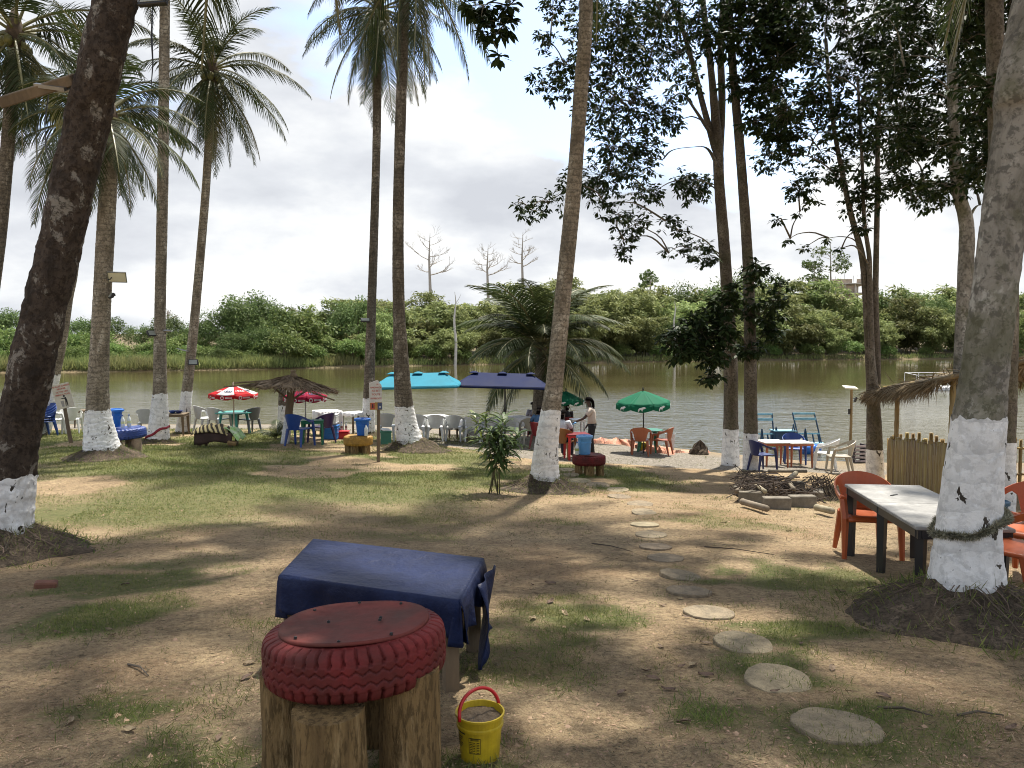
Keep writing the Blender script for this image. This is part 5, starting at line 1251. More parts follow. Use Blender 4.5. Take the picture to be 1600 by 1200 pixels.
v, f = leaf_batch(np.stack([X, Y, Zs], 1), np.stack([np.cos(a), np.sin(a), -.30 + 0 * a], 1) + rng.normal(size=(N, 3)) * [.3, .3, .10], rng.normal(size=(N, 3)) * .4 + [0, 0, 1], rng.uniform(.15, .38, N), rng.uniform(.012, .03, N), 4)
tag(link('thatch_straw', mesh_np('thatch_straw', v, f), M_thatch, th), kind='stuff')
for (x0, y0, x1, y1, dz) in ((.3, -.5, 1.42, -.5, -.10), (.3, .3, 1.2, .3, .0), (-.3, -.3, -1.45, -.4, .03), (-.3, .1, -1.5, .0, .10), (-.2, .5, -1.2, .7, .05), (0, -.2, .4, -1.2, 0), (0, .2, -.3, 1.2, 0), (-.5, -.3, -1.75, -.1, .0)):
    MB().tube([(x0, y0, roofz(x0, y0) - .03), (x1, y1, roofz(x1, y1) + dz - .02)], [.03, .022], 6).build('roof_pole', M_wood, th)
for sx in (-1, 1): MB().tube([(.06, 0, H_ - .62), (.1 + sx * .62, -.1, roofz(sx * .6, -.1) - .05)], .03, 6).build('strut', M_wood, th)
q = MB(); q.lathe([(.14, H_ + .02), (.10, H_ + .12), (.06, H_ + .17), (.085, H_ + .22), (.05, H_ + .25)], 12, Matrix.Translation((.16, 0, 0))); q.build('ridge_cap', M_thatch, th, True)

# ---- bamboo stall with palm leaf roof
A_, B_ = gp(1388, 752), gp(1482, 786); U = B_ - A_; U.z = 0; LN = U.length; U.normalize(); NV = Vector((-U.y, U.x, 0))
if NV.x < 0: NV = -NV
st = empty('bamboo_stall', A_, 0, 'open bamboo stall with palm leaf roof and upright cane walls', 'stall')
def W(u, n, z=None):
    p_ = A_ + U * u + NV * n; g_ = Z(p_.x, p_.y); return Vector((p_.x, p_.y, (g_ if z is None else g_ + z))) - A_
def cane(a_, b_, r, name='cane', mt=None, par=None):
    L = (b_ - a_).length; n = max(2, int(L / .28)); pts = []; rad = []
    for i in range(n):
        t0 = i / n; t1 = (i + 1) / n
        pts += [a_ + (b_ - a_) * t0, a_ + (b_ - a_) * (t0 + .06 / n), a_ + (b_ - a_) * (t0 + .14 / n)]; rad += [r * 1.16, r * 1.14, r]
    pts.append(b_); rad.append(r); q = MB(); q.tube(pts, rad, 7); return q.build(name, mt or M_bambo, par or st, True)
rn = random.Random(9); HW = hgt(1388, 684, A_)
u = 0.0
while u < LN:
    r_ = rn.uniform(.032, .052); h = HW * 1.0 + rn.uniform(-.05, .05); tw = rn.uniform(-.02, .02)
    cane(W(u, rn.uniform(-.012, .012), -.03), W(u + tw, rn.uniform(-.01, .01), h), r_, 'cane'); u += r_ * 2.0 + rn.uniform(.0, .006)
WID = 3.6
u = 0.0
while u < WID:      # far wall
    r_ = rn.uniform(.03, .05); cane(W(0.0, u + .1, -.03), W(0.0 + rn.uniform(-.03, .03), u + .1, HW + rn.uniform(-.02, .14)), r_, 'cane'); u += .105 + rn.uniform(0, .06)
for h in (.25, HW - .22): cane(W(-.02, .06, h), W(LN, .06, h), .028, 'rail'); cane(W(.06, 0, h), W(.06, WID, h), .028, 'rail')
HR = hgt(1400, 606, A_) - .05
for (u_, n_, nm) in ((.25, .1, 0), (LN - .12, .05, 0), (.2, WID - .2, 0), (LN - .1, WID * .55, 0), (LN, WID, 0), (LN * .5, WID * .98, 0)): cane(W(u_, n_, -.05), W(u_, n_, HR + .12), .05, 'post')
cane(W(LN - .05, WID * .5, HW * .9), W(LN - .05, WID, HW * .9), .04, 'rail')
u = WID * .62
while u < WID: cane(W(LN - .1, u, -.03), W(LN - .1, u, HW * .92), .045, 'cane'); u += .12
for n_ in (-.1, WID / 2, WID + .1): cane(W(-.2, n_, HR + .05 + (.35 if n_ == WID / 2 else 0)), W(LN + .4, n_, HR + .05 + (.35 if n_ == WID / 2 else 0)), .045, 'roof_beam')
for i in range(7):
    u_ = -.12 + (LN + .4) * i / 6; cane(W(u_, -.35, HR - .02), W(u_, WID / 2, HR + .48), .025, 'rafter'); cane(W(u_, WID + .35, HR - .02), W(u_, WID / 2, HR + .48), .025, 'rafter')
def rfz(n_): return HR + .50 - .55 * abs(n_ - WID / 2) / (WID / 2 + .4)
for sgn in (0, 1):
    def pf(a_, b_):
        n_ = WID / 2 + (b_ * (WID / 2 + .42)) * (1 if sgn else -1); p_ = W(-.2 + (LN + .6) * a_, n_, 0); return (p_.x, p_.y, p_.z + rfz(n_) + .03 * math.sin(a_ * 40) * b_ + .05 * (float(vnoise(a_ * 5, b_ * 3, .3, 2)) - .5))
    MB().grid(pf, 40, 12).build('roof_thatch', M_thatch, st, True, .06)
N = 5200; uu = rng.uniform(-.5, LN + .5, N); nn = np.where(rng.random(N) < .45, -.40 + rng.uniform(-.05, .15, N), rng.uniform(-.4, WID + .4, N)); edge = nn < -.2
left = rng.random(N) < .25; uu = np.where(left, -.22 + rng.uniform(-.03, .1, N), np.maximum(uu, -.25))
px_ = A_.x + U.x * uu + NV.x * nn; py_ = A_.y + U.y * uu + NV.y * nn
zz = zg(px_, py_) + HR + .50 - .55 * np.abs(nn - WID / 2) / (WID / 2 + .4) + rng.uniform(-.01, .07, N)
pos = np.stack([px_, py_, zz], 1) - np.array(A_)
out = np.where(nn < WID / 2, -1, 1)[:, None] * np.array([NV.x, NV.y, 0]); dr = out * .7 + rng.normal(size=(N, 3)) * .35 + np.array([0, 0, -.35]) + np.where(left[:, None], -np.array([U.x, U.y, 0]) * .9, 0) + np.where((edge | left)[:, None], [0, 0, -.55], 0)
v, f = leaf_batch(pos, dr, rng.normal(size=(N, 3)) * .5 + [0, 0, 1], rng.uniform(.18, .50, N), rng.uniform(.012, .03, N), 4)
tag(link('hanging_leaves', mesh_np('hanging_leaves', v, f), M_thatch, st), kind='stuff')

# ---- signs
def text(body, size, m, parent, loc, name='lettering', bold=True):
    cu = bpy.data.curves.new('lettering', 'FONT'); cu.body = body; cu.size = size; cu.align_x = 'CENTER'; cu.align_y = 'CENTER'; cu.extrude = .001; cu.offset = size * .02 if bold else 0
    to = bpy.data.objects.new(name, cu); COL.objects.link(to); bpy.context.view_layer.update(); me = bpy.data.meshes.new_from_object(to.evaluated_get(bpy.context.evaluated_depsgraph_get())); bpy.data.objects.remove(to)
    me.materials.clear(); o = bpy.data.objects.new(name, me); COL.objects.link(o); me.materials.append(m); o.parent = parent; o.location = loc; o.rotation_euler = (R(90), 0, 0); return o
M_signred = mat('sign_red_paint', (.50, .10, .07), .7, .35, 30); M_board = mat('sign_board', (.62, .58, .47), .7, .2, 3)
b0 = gp(112, 692); D_ = b0.y; mp = D_ / F
sg = empty('notice_sign', b0, 0, 'tilted cream notice board with red lettering and litter picture on a post', 'sign')
tp = P(99, 634, D_) - b0; MB().tube([(0, 0, -.1), tuple(tp * .5), tuple(tp + Vector((0, .03, .1)))], [.055, .05, .045], 9).build('post', M_wood, sg)
bc = P(100, 618.5, D_) - b0; w_, h_ = 26 * mp, 39 * mp
bd = MB().box((0, 0, 0), (w_, .03, h_), b=.004).build('board', M_board, sg, loc=bc + Vector((0, -.05, 0)), rot=(0, R(-13), R(6)))
for i, (s_, z_) in enumerate((('VEUILLEZ GARDER', .40), ('PROPRE', .29), ('NOTRE LIEU', .17), ('MERCI A TOUS', .055))): text(s_, .058 if i != 1 else .066, M_signred, bd, (0.01, -.018, z_ * h_))
fg = MB(); Mx = Matrix.Translation((.04, -.017, -.22 * h_)) @ Matrix.Rotation(R(90), 4, 'X')
fg.lathe([(.028, 0), (.028, .002)], 12, Mx @ Matrix.Translation((-.01, .145, 0))); fg.prism([(-.02, .10), (.03, .11), (.05, .02), (.04, -.14), (.02, -.14), (.015, -.02), (-.01, -.14), (-.03, -.14), (-.005, .02)], 0, .002, Mx); fg.prism([(-.02, .10), (-.11, .095), (-.11, .08), (-.01, .07)], 0, .003, Mx)
fg.build('figure_pictogram', M_black, bd); fg = MB(); fg.prism([(-.13, .02), (-.05, .02), (-.06, -.14), (-.12, -.14)], 0, .002, Mx); fg.build('bin_pictogram', M_steel, bd)
b0 = gp(591, 722); D_ = b0.y; mp = D_ / F
sg = empty('notice_sign', b0, 0, 'white notice board of four red lines on a post beside the yellow stool', 'sign')
MB().tube([(0, 0, -.1), (.01, 0, .6), (0.02, 0, hgt(593, 632, b0))], .038, 8).build('post', M_wood, sg)
bc = P(587.5, 612, D_) - b0; w_, h_ = 19 * mp, 31 * mp
MW = mat('sign_white', (.60, .57, .53), .7, .15, 4)
bd = MB().prism([(-w_ / 2, -h_ / 2), (w_ / 2, -h_ / 2), (w_ / 2, h_ * .32), (w_ * .2, h_ * .60), (-w_ / 2, h_ * .44)], -.03, .03).build('board', MW, sg, loc=bc + Vector((0, -.075, 0)), rot=(R(90), 0, R(14)))
b2 = empty('lettering_panel', (0, 0, 0)); b2.parent = bd; b2.rotation_euler = (R(-90), 0, 0)
for i, (s_, z_, k_) in enumerate((('LA', .38, .05), ('BAIGNADE', .22, .052), ('ICI EST', .06, .058), ('TOUTE', -.13, .06), ('INTERDITE', -.33, .052))): text(s_, k_, M_signred, b2, (.01 if i else .04, -.032, z_ * h_))
lw = MB().box((0, 0, 0), (w_, .02, .17)).build('lower_plate', mat('sign_ochre', (.42, .24, .06), .7, .2, 5), sg, loc=bc + Vector((.01, -.075, -h_ / 2 - .10)), rot=(0, 0, R(14)))
MB().box((-w_ * .27, -.012, 0), (w_ * .32, .004, .14)).build('red_panel', M_signred, lw); MB().box((w_ * .31, -.012, 0), (w_ * .36, .004, .16)).build('blue_panel', mat('sign_blue', (.07, .09, .18), .7, .2, 5), lw); MB().box((-w_ * .27, -.015, .005), (w_ * .10, .004, .09)).build('bottle_mark', M_black, lw)
MB().lathe([(.018, 0), (.018, .004)], 10, Matrix.Translation((w_ * .32, -.015, -.02)) @ Matrix.Rotation(R(90), 4, 'X')).build('white_mark', M_cloth, lw)

# ---- lamps fixed to the palms
def flood(p_, rz, tilt, label, w_=.22, h_=.16, panel=None, arm=None):
    o = empty('flood_lamp', p_, rz, label, 'lamp'); rt = (tilt, 0, 0)
    MB().box((0, 0, 0), (w_, .05, h_), rt, b=.008).build('housing', M_black, o); MB().box((0, -.027 * math.cos(tilt), -.027 * math.sin(tilt)), (w_ * .82, .004, h_ * .72), rt).build('lens', mat('lamp_glass', (.30, .32, .28), .15, .1, 3), o)
    MB().tube([(-w_ / 2, .0, 0), (-w_ / 2 - .01, .06, 0), (w_ / 2 + .01, .06, 0), (w_ / 2, 0, 0)], .008, 5).build('bracket', M_black, o)
    for k in range(5): MB().box((-w_ * .35 + k * w_ * .175, .035, 0), (.008, .03, h_ * .8), rt).build('cooling_fin', M_black, o)
    if arm: MB().tube([(0, .05, 0), arm], .012, 6).build('arm', M_steel, o)
    return o
def solar(p_, rz, tilt, label, w_=.34, h_=.26, roll=0.0):
    o = empty('solar_panel', p_, rz, label, 'solar panel'); o.rotation_euler = (tilt, roll, rz)
    MB().box((0, 0, 0), (w_, h_, .02)).build('panel_back', mat('panel_white', (.66, .64, .52), .6, .1, 3), o)
    for k in (-1, 1): MB().box((0, k * h_ / 2, 0), (w_ + .02, .018, .03)).build('frame_bar', M_steel, o); MB().box((k * w_ / 2, 0, 0), (.018, h_, .028)).build('frame_bar', M_steel, o)
    MB().tube([(-w_ * .3, 0, -.02), (-w_ * .35, 0, -.08), (-w_ * .5, .0, -.1)], .012, 6).build('mount', M_black, o); return o
solar(P(183, 433, 17.1), R(20), R(-48), 'white backed solar panel high on the stout palm', .36, .26)
flood(P(174, 462, 17.0), R(-50), R(-30), 'black lamp under the solar panel on the stout palm', .2, .13)
flood(P(237, 521, 21.1), R(60), R(-35), 'black lamp on the straight palm with the red band', .26, .18); solar(P(262, 517, 21.2), 0, R(-15), 'small white panel on the straight palm with the red band', .14, .12)
flood(P(302, 566, 24.9), R(8), R(-15), 'square flood lamp low on the slender leaning palm', .30, .19); q = solar(P(286, 547, 25.0), 0, R(-10), 'thin tilted panel above the flood lamp on the slender palm', .34, .15, R(14))
flood(P(571, 500, 25.3), R(10), R(-50), 'dark lamp fixed to the slim dark palm', .30, .18)
# lamp arm and flood lamp on the near leaning trunk
o = empty('street_lamp', P(60, 140, 7.75), 0, 'flat grey lamp arm sticking out from the dark leaning trunk', 'lamp')
aa, bb = P(2, 160, 7.75) - o.location, P(116, 124, 7.75) - o.location
MB().box(tuple((aa + bb) / 2), ((bb - aa).length, .14, .105), (R(28), -math.atan2((bb - aa).z, (bb - aa).x), 0), b=.01).build('lamp_body', M_wood, o)
MB().tube([tuple(bb * .5 + Vector((0, 0, -.06))), tuple(bb + Vector((.12, 0, -.10)))], .025, 7).build('arm', M_steel, o); MB().box(tuple(bb * .15 + Vector((.1, -.06, -.01))), (.30, .05, .035), (R(28), R(8), 0)).build('clamp', M_steel, o)
o = flood(P(241, -4, 7.6), R(-10), R(-20), 'black flood lamp hanging high on the dark leaning trunk', .30, .19, arm=(-.28, .1, .05))
tag(MB().tube([tuple(P(238, 12, 7.6)), tuple(P(237, 60, 7.6)), tuple(P(239, 100, 7.6)), tuple(P(236, 138, 7.6))], [.006, .01, .007, .004], 5).build('hanging_cable', M_black), 'dark cable hanging below the flood lamp', 'cable')
tag(MB().tube([tuple(P(76, 148, 7.7)), tuple(P(70, 190, 7.7)), tuple(P(72, 235, 7.7)), tuple(P(78, 250, 7.7))], .006, 5).build('hanging_cable', M_black), 'thin cable hanging from the grey lamp arm', 'cable')
# lamp post by the water
b0 = gp(1328, 716); o = empty('lamp_post', b0, 0, 'thin bamboo lamp post with flat white solar head by the water', 'lamp')
hp = hgt(1328, 607, b0); MB().tube([(0, 0, -.1), (.01, 0, hp * .5), (0, 0, hp)], [.05, .045, .04], 8).build('pole', M_bambo, o)
MB().box((-.05, 0, hp + .03), (.42, .3, .05), (R(12), R(4), 0), b=.01).build('solar_head', mat('panel_white', (.66, .64, .52)), o)
MB().box((.13, -.02, hp - .36), (.07, .05, .16), (0, .5, 0)).build('lamp', M_black, o); MB().box((-.07, -.02, hp - .75), (.05, .05, .18)).build('battery_box', M_black, o); MB().tube([(0, 0, hp - .3), (.12, 0, hp - .33)], .01, 5).build('bracket', M_black, o)

# ---- covered bench with striped cloth
b0 = gp(341, 698); bn = empty('covered_bench', b0, R(-4), 'low brown bench heaped with striped and green cloths on the lawn', 'bench')
M_brcl = mat('brown_sheet', (.055, .030, .024), .8, .3, 4)
for sx in (-.42, .42):
    for sy in (-.2, .2): MB().box((sx, sy, .17), (.07, .07, .36)).build('leg', M_wood, bn)
MB().box((0, 0, .36), (1.0, .55, .06)).build('seat_board', M_wood, bn)
MB().grid(lambda u, v: (-.5 + u, -.285 - .02 * math.sin(u * 14) * v, .40 - v * (.22 + .08 * (1 - u) + .03 * math.sin(u * 9))), 30, 4).build('brown_skirt', M_brcl, bn, True, .006)
MB().grid(lambda u, v: (-.51 - .01 * v, -.28 + .55 * u, .40 - v * .33), 8, 3).build('brown_skirt', M_brcl, bn, True, .006)
m = bpy.data.materials.new('striped_cloth'); m.use_nodes = True; T = NT(m.node_tree); c = T.new('ShaderNodeTexCoord').outputs['Object']
wv = T.new('ShaderNodeTexWave', bands_direction='DIAGONAL'); T.set(wv.inputs[0], T.mapping(c, scale=(1.6, .3, 1.0))); wv.inputs['Scale'].default_value = 3.2; wv.inputs['Distortion'].default_value = 2.5
T.set(T.n['Principled BSDF'].inputs['Base Color'], T.ramp(wv.outputs[0], [(.42, (.03, .022, .012)), (.52, (.42, .33, .13)), (.8, (.50, .42, .22))])); T.n['Principled BSDF'].inputs['Roughness'].default_value = .85
MB().grid(lambda u, v: (-.58 + .98 * u, -.34 + .62 * v, .43 + .19 * math.sin(math.pi * min(1, max(0, u))) ** .6 * math.sin(math.pi * min(1, max(.0, v * .9 + .08))) ** .5 + .02 * math.sin(u * 25) * math.sin(v * 9) - .10 * (1 - v) ** 4), 40, 16).build('striped_cloth', m, bn, True, .01)
MGc = mat('green_cloth', (.16, .38, .05), .8, .3, 6, col2=(.55, .60, .50))
MB().grid(lambda u, v: (.30 + .36 * u, -.30 + .58 * v, .52 - .30 * u ** 1.5 + .03 * math.sin(v * 12 + u * 4)), 14, 14).build('green_cloth', MGc, bn, True, .01)
MB().box((.50, -.28, .14), (.22, .16, .10), (.2, .2, .3), b=.02).build('cushion', M_bambo, bn)

# ---- red cloth band on the palm, fibre rope on the big palm
q = MB(); c0 = P(246, 676, 21.3); q.tube([(c0.x + .30 * math.cos(t), c0.y + .30 * math.sin(t), c0.z + .17 * math.cos(t) + .02 * math.sin(5 * t)) for t in np.linspace(0, 2 * math.pi, 28)], .035, 7); tag(q.build('cloth_band', mat('red_cloth', (.28, .03, .05), .9, .4, 14), None, True), 'twisted dark red cloth band tied round the white palm foot', 'cloth')
c0 = P(1515, 816, 5.45); N = 6500; t = rng.uniform(0, 6.283, N); base = np.stack([c0.x + .226 * np.cos(t), c0.y + .226 * np.sin(t), c0.z + .085 * np.cos(t) + .012 * np.sin(4 * t)], 1)
dr = np.stack([np.cos(t), np.sin(t), 0 * t], 1) * .8 + rng.normal(size=(N, 3)) * .8
v, f = leaf_batch(base, dr, rng.normal(size=(N, 3)), rng.uniform(.02, .055, N), rng.uniform(.004, .009, N), 4)
ro = empty('fibre_garland', c0, 0, 'shaggy dull green tinsel garland tied round the big white palm foot', 'garland')
tag(link('fibres', mesh_np('fibres', v - np.array(c0), f), mat('tinsel', (.33, .32, .22), .5, .4, 8, island=1.0), ro), kind='stuff'); q = MB(); q.tube([tuple(np.array([.224 * math.cos(a), .224 * math.sin(a), .085 * math.cos(a) + .012 * math.sin(4 * a)])) for a in np.linspace(0, 2 * math.pi, 40)], .012, 6, False); q.build('cord', M_thatch, ro)

# ---- fire pit of concrete blocks with bamboo offcuts
fp = gp(1215, 792); Dp = fp.y
for i, (px, py, rz) in enumerate(((1174, 785, -.25), (1213, 795, -.05), (1253, 792, .02), (1278, 782, 1.2), (1155, 773, 1.2), (1190, 766, .1), (1240, 766, 0))):
    p = gp(px, py); q = empty('concrete_block', p, rz, ['block at the mossy corner of the fire pit ring', 'middle front block of the fire pit ring', 'front block of the fire pit ring nearest the grey table', 'end block turned sideways beside the fire pit twigs', 'sideways block at the lawn end of the fire pit', 'rear block of the fire pit under the bamboo offcuts', 'rear block of the fire pit under the dry twigs'][i], 'block', 'blocks of the fire pit')
    MB().box((0, 0, .09), (.42, .18, .2), b=.012).build('block_body', M_concb, q)
M_ash = mat('dry_branch', (.10, .078, .058), .95, .4, 8, bump=.5, rand=.5)
rn = random.Random(12); nb_ = 0
LB = [(1160, 782, 1198, 790, .05), (1186, 752, 1210, 772, .30), (1212, 752, 1228, 778, .22), (1230, 760, 1248, 745, .30), (1276, 792, 1300, 795, .06), (1150, 775, 1180, 750, .2), (1200, 745, 1260, 748, .32), (1180, 765, 1160, 745, .2), (1240, 775, 1222, 745, .26), (1195, 778, 1175, 762, .24)]
for i, (x0, y0, x1, y1, h) in enumerate(LB):
    a_, b_ = gp(x0, y0 + 10), gp(x1, y1 + 14); a_.z += h * .7 + .05; b_.z += h + .04
    if (b_ - a_).length > 1.1: b_ = a_ + (b_ - a_).normalized() * 1.1
    L = (b_ - a_).length; q = MB(); r0 = .05 if i < 5 else .035
    q.tube([a_, a_ + (b_ - a_) * .08, a_ + (b_ - a_) * .12, b_], [r0 * 1.1, r0, r0, r0], 10)
    tag(q.build('bamboo_offcut', mat('grey_bamboo', (.26, .215, .145), .7, .35, 6, rand=.5), None, True), ['split cane lying in the grass against the fire pit', 'thick pale cane sticking toward the camera from the fire pit', 'cane leaning over the middle block of the fire pit', 'cane pointing up to the water in the fire pit heap', 'short cane on bare soil at the end of the fire pit', 'dark cane at the lawn side of the fire pit heap', 'long cane across the top of the fire pit heap', 'cane crossing low on the lawn side of the heap', 'cane propped against the twig end of the heap', 'cane half buried under the fire pit heap'][i], 'bamboo', 'canes on the fire pit')
tw = MB()
for i in range(240):
    p = gp(rn.uniform(1150, 1278), rn.uniform(766, 786)); p.z += rn.uniform(.02, .42) * (1 - abs((p.x - fp.x) / 1.0) ** 2 * .5); d = Vector((rn.uniform(-1, 1), rn.uniform(-.6, .6), rn.uniform(-.35, .45))).normalized(); L = rn.uniform(.2, .7)
    tw.tube([p - d * L / 2, p + Vector((0, 0, rn.uniform(0, .06))), p + d * L / 2], rn.uniform(.004, .014), 4)
for i in range(40):
    p = gp(rn.uniform(1250, 1280), rn.uniform(768, 782)); p.z += .3; tw.tube([p, p + Vector((rn.uniform(.1, .25), rn.uniform(-.1, .1), rn.uniform(-.02, .14))), p + Vector((rn.uniform(.25, .42), rn.uniform(-.2, .2), -.32))], .006, 4)
for i in range(12):
    p = gp(rn.uniform(1262, 1290), rn.uniform(766, 780)); p.z += .15; tw.tube([p, p + Vector((rn.uniform(.2, .5), rn.uniform(-.1, .2), rn.uniform(.05, .35)))], [.008, .003], 4)
tag(tw.build('brushwood', M_ash), 'tangle of dry twigs and vines heaped on the fire pit', 'brushwood', kind='stuff')

# ---- blue boat frames on the water edge, barrel, crate stack, rock, netting, pontoon
M_bluep = mat('pale_blue_paint', (.22, .48, .62), .6, .25, 6); M_dkb = mat('dark_blue_paint', (.02, .06, .12), .6, .25, 6)
def boat_frame(px0, px1, py, ytop, lean, label):
    a_, b_ = P(px0, py, 27.6), P(px1, py, 27.6); cen = (a_ + b_) / 2; cen.z = .02; w_ = abs(b_.x - a_.x); h = P(px0, ytop, cen.y).z - cen.z; o = empty('boat_seat_frame', cen, 0, label, 'boat frame', 'blue boat frames at the water edge')
    for sx in (-1, 1): MB().tube([(sx * w_ / 2, 0, .0), (sx * w_ / 2 + lean * h, .12, h)], .028, 4).build('side_rail', M_dkb, o)
    for t, hh in ((.97, .07), (.80, .09), (.34, .05)): MB().box((lean * h * t, .12 * t - .03, h * t), (w_, .03, hh), (0, 0, 0)).build('slat', M_bluep, o)
    for k in (-.25, .1, .35): MB().tube([(k * w_ + .05, 0, 0), (k * w_, .08, h * .34)], .03, 4).build('dark_strut', M_dkb, o)
    MB().tube([(-w_ * .5, -.25, 0), (-w_ * .32, -.1, h * .5), (-w_ * .12, .05, 0)], .03, 4).build('triangle_brace', M_dkb, o); MB().box((0, .0, .03), (w_ * 1.15, .5, .06)).build('deck', M_bluep, o); return o
boat_frame(1184, 1210, 693, 646, -.06, 'blue slatted boat frame partly hidden by the slim white footed tree'); boat_frame(1250, 1284, 693, 645, -.22, 'blue slatted boat frame standing clear by the blue barrel')
p = P(1226, 696, 27.5); o = empty('boat_hull', (p.x, p.y, 0.02), 0, 'dark blue boat box between the two slatted frames', 'boat'); MB().box((0, .2, .26), (.75, .55, .46), (R(-8), 0, 0), b=.03).build('hull', M_dkb, o); MB().tube([(-.42, -.1, 0), (-.32, 0, .62), (-.1, .1, 0)], .035, 4).build('triangle_brace', M_dkb, o); MB().tube([(.2, 0, 0), (.32, 0.05, .72), (.5, .1, 0)], .035, 4).build('triangle_brace', M_dkb, o); MB().box((0, .2, .5), (.8, .6, .03)).build('rim', M_bluep, o)
p = gp(1266, 712); o = empty('plastic_barrel', p + Vector((0, 0, .19)), R(10), 'blue plastic barrel lying on its side by the white chair', 'barrel'); q = MB(); q.lathe([(.001, -.30), (.17, -.30), (.19, -.28), (.19, -.12), (.2, -.10), (.19, -.08), (.19, .08), (.2, .10), (.19, .12), (.19, .28), (.17, .30), (.001, .30)], 22, Matrix.Rotation(R(90), 4, 'Y'), cap=False); q.build('barrel_body', PL['bucket'], o, True); q = MB(); q.lathe([(.04, .29), (.04, .325)], 10, Matrix.Rotation(R(90), 4, 'Y')); q.build('bung', PL['navy'], o)
p = gp(1340, 722); o = empty('crate_stack', p, .1, 'stack of dark slatted crates beside the three stemmed tree', 'crates')
for k in range(5):
    for sx in (-1, 1): MB().box((sx * .16, 0, .055 + .115 * k), (.03, .3, .10)).build('crate_side', mat('crate_dark', (.05, .035, .045), .7, .3, 8), o)
    MB().box((0, -.16, .055 + .115 * k), (.35, .02, .06), (0, .04 * (k % 2), 0)).build('crate_slat', mat('crate_pale', (.42, .36, .36), .7, .3, 8), o); MB().box((0, 0, .01 + .115 * k), (.30, .28, .012)).build('crate_floor', MATS['crate_dark'], o)
p = gp(1090, 710); q = MB(); q.grid(lambda u, v: tuple(Vector((math.cos(u * 6.2832), math.sin(u * 6.2832) * .7, 0)) * (.36 * (1 - v) ** .6 * (1 + .5 * (float(vnoise(math.cos(u * 6.28) * 2, math.sin(u * 6.28) * 2 + v * 2, .5, 6)) - .5))) + Vector((.08 * v, 0, -.05 + .40 * v * (1 + .3 * math.sin(u * 14)))) if True else None), 20, 8)
tag(q.build('tree_stump', M_root, None, False, .02, loc=p), 'dark broken stump on the gravel at the water edge', 'stump')
M_net = mat('orange_netting', (.55, .22, .13), .9, .35, 5, bump=.8, bdist=.05, col2=(.62, .36, .26))
path = [gp(a_, b_) for a_, b_ in ((900, 694), (935, 692), (965, 693), (985, 697), (1000, 702), (1020, 706), (1050, 707), (1085, 706), (1108, 707))]; cm = catmull([tuple(p) for p in path], 90)
def nf(u, v):
    c0 = cm[min(89, int(u * 89))]; wd = .30 * (.6 + .8 * float(vnoise(u * 9, 0, .5, 3))) * (1 if u < .75 else .35); y_ = (v - .5) * 2 * wd
    return (c0[0] + .1 * math.sin(u * 60) * v, c0[1] + y_ * 1.6, Z(c0[0], c0[1] + y_ * 1.6) + (.16 if u < .75 else .06) * math.sin(math.pi * v) ** .7 * (.5 + float(vnoise(u * 30, v * 2, .7, 5))))
tag(MB().grid(nf, 180, 12).build('orange_netting', M_net, None, True), 'crumpled orange netting lying along the water edge', 'netting')
Dq = 60; p = P(1445, 583, Dq); z1 = p.z; o = empty('pontoon', (p.x + 1.0, Dq, 0), 0, 'floating pontoon with thin white rail frame behind the bamboo stall', 'pontoon')
MB().box((0, 0, .12), (4.6, 2.2, .3), b=.05).build('float', PL['white'], o)
for x_ in (-2.1, -1.0, .3, 1.4, 2.1):
    for y_ in (-.9, .9): MB().tube([(x_, y_, .25), (x_, y_, z1 - (.0 if y_ > 0 else .12))], .02, 5).build('rail_post', PL['white'], o)
for y_ in (-.9, .9): MB().tube([(-2.1, y_, z1 - (.0 if y_ > 0 else .12)), (2.1, y_, z1 - (.0 if y_ > 0 else .12))], .022, 5).build('top_rail', PL['white'], o)
MB().tube([(-2.1, -.9, z1 - .12), (-2.1, .9, z1)], .022, 5).build('top_rail', PL['white'], o)
# dead white trunks on the far bank
for px, yt, lab in ((711, 456, 'slim dead white trunk standing at the far waterline'), (1053, 470, 'dead white trunk on the far bank behind the hanging leaves')):
    D = shore(px) - .5; zt_ = P(px, yt, D).z; o = empty('dead_trunk', ((px - 800) / F * D, D, 0), 0, lab, 'tree'); hh = zt_
    V, Fq = trunk_np([(0, 0, -.4), (.15, 0, hh * .3), (-.1, 0, hh * .6), (.15, 0, hh * .85), (0, 0, hh)], [.26, .22, .17, .10, .03], 10, .4, 1, .02, .1, px); link('trunk', mesh_np('dead_trunk', V, Fq, True), mat('dead_white_wood', (.60, .57, .52), .9, .2, 2), o)
    MB().tube([(.1, 0, hh * .84), (.6, .1, hh * .90), (1.0, .1, hh * .97)], [.06, .04, .015], 5).build('branch', MATS['dead_white_wood'], o)

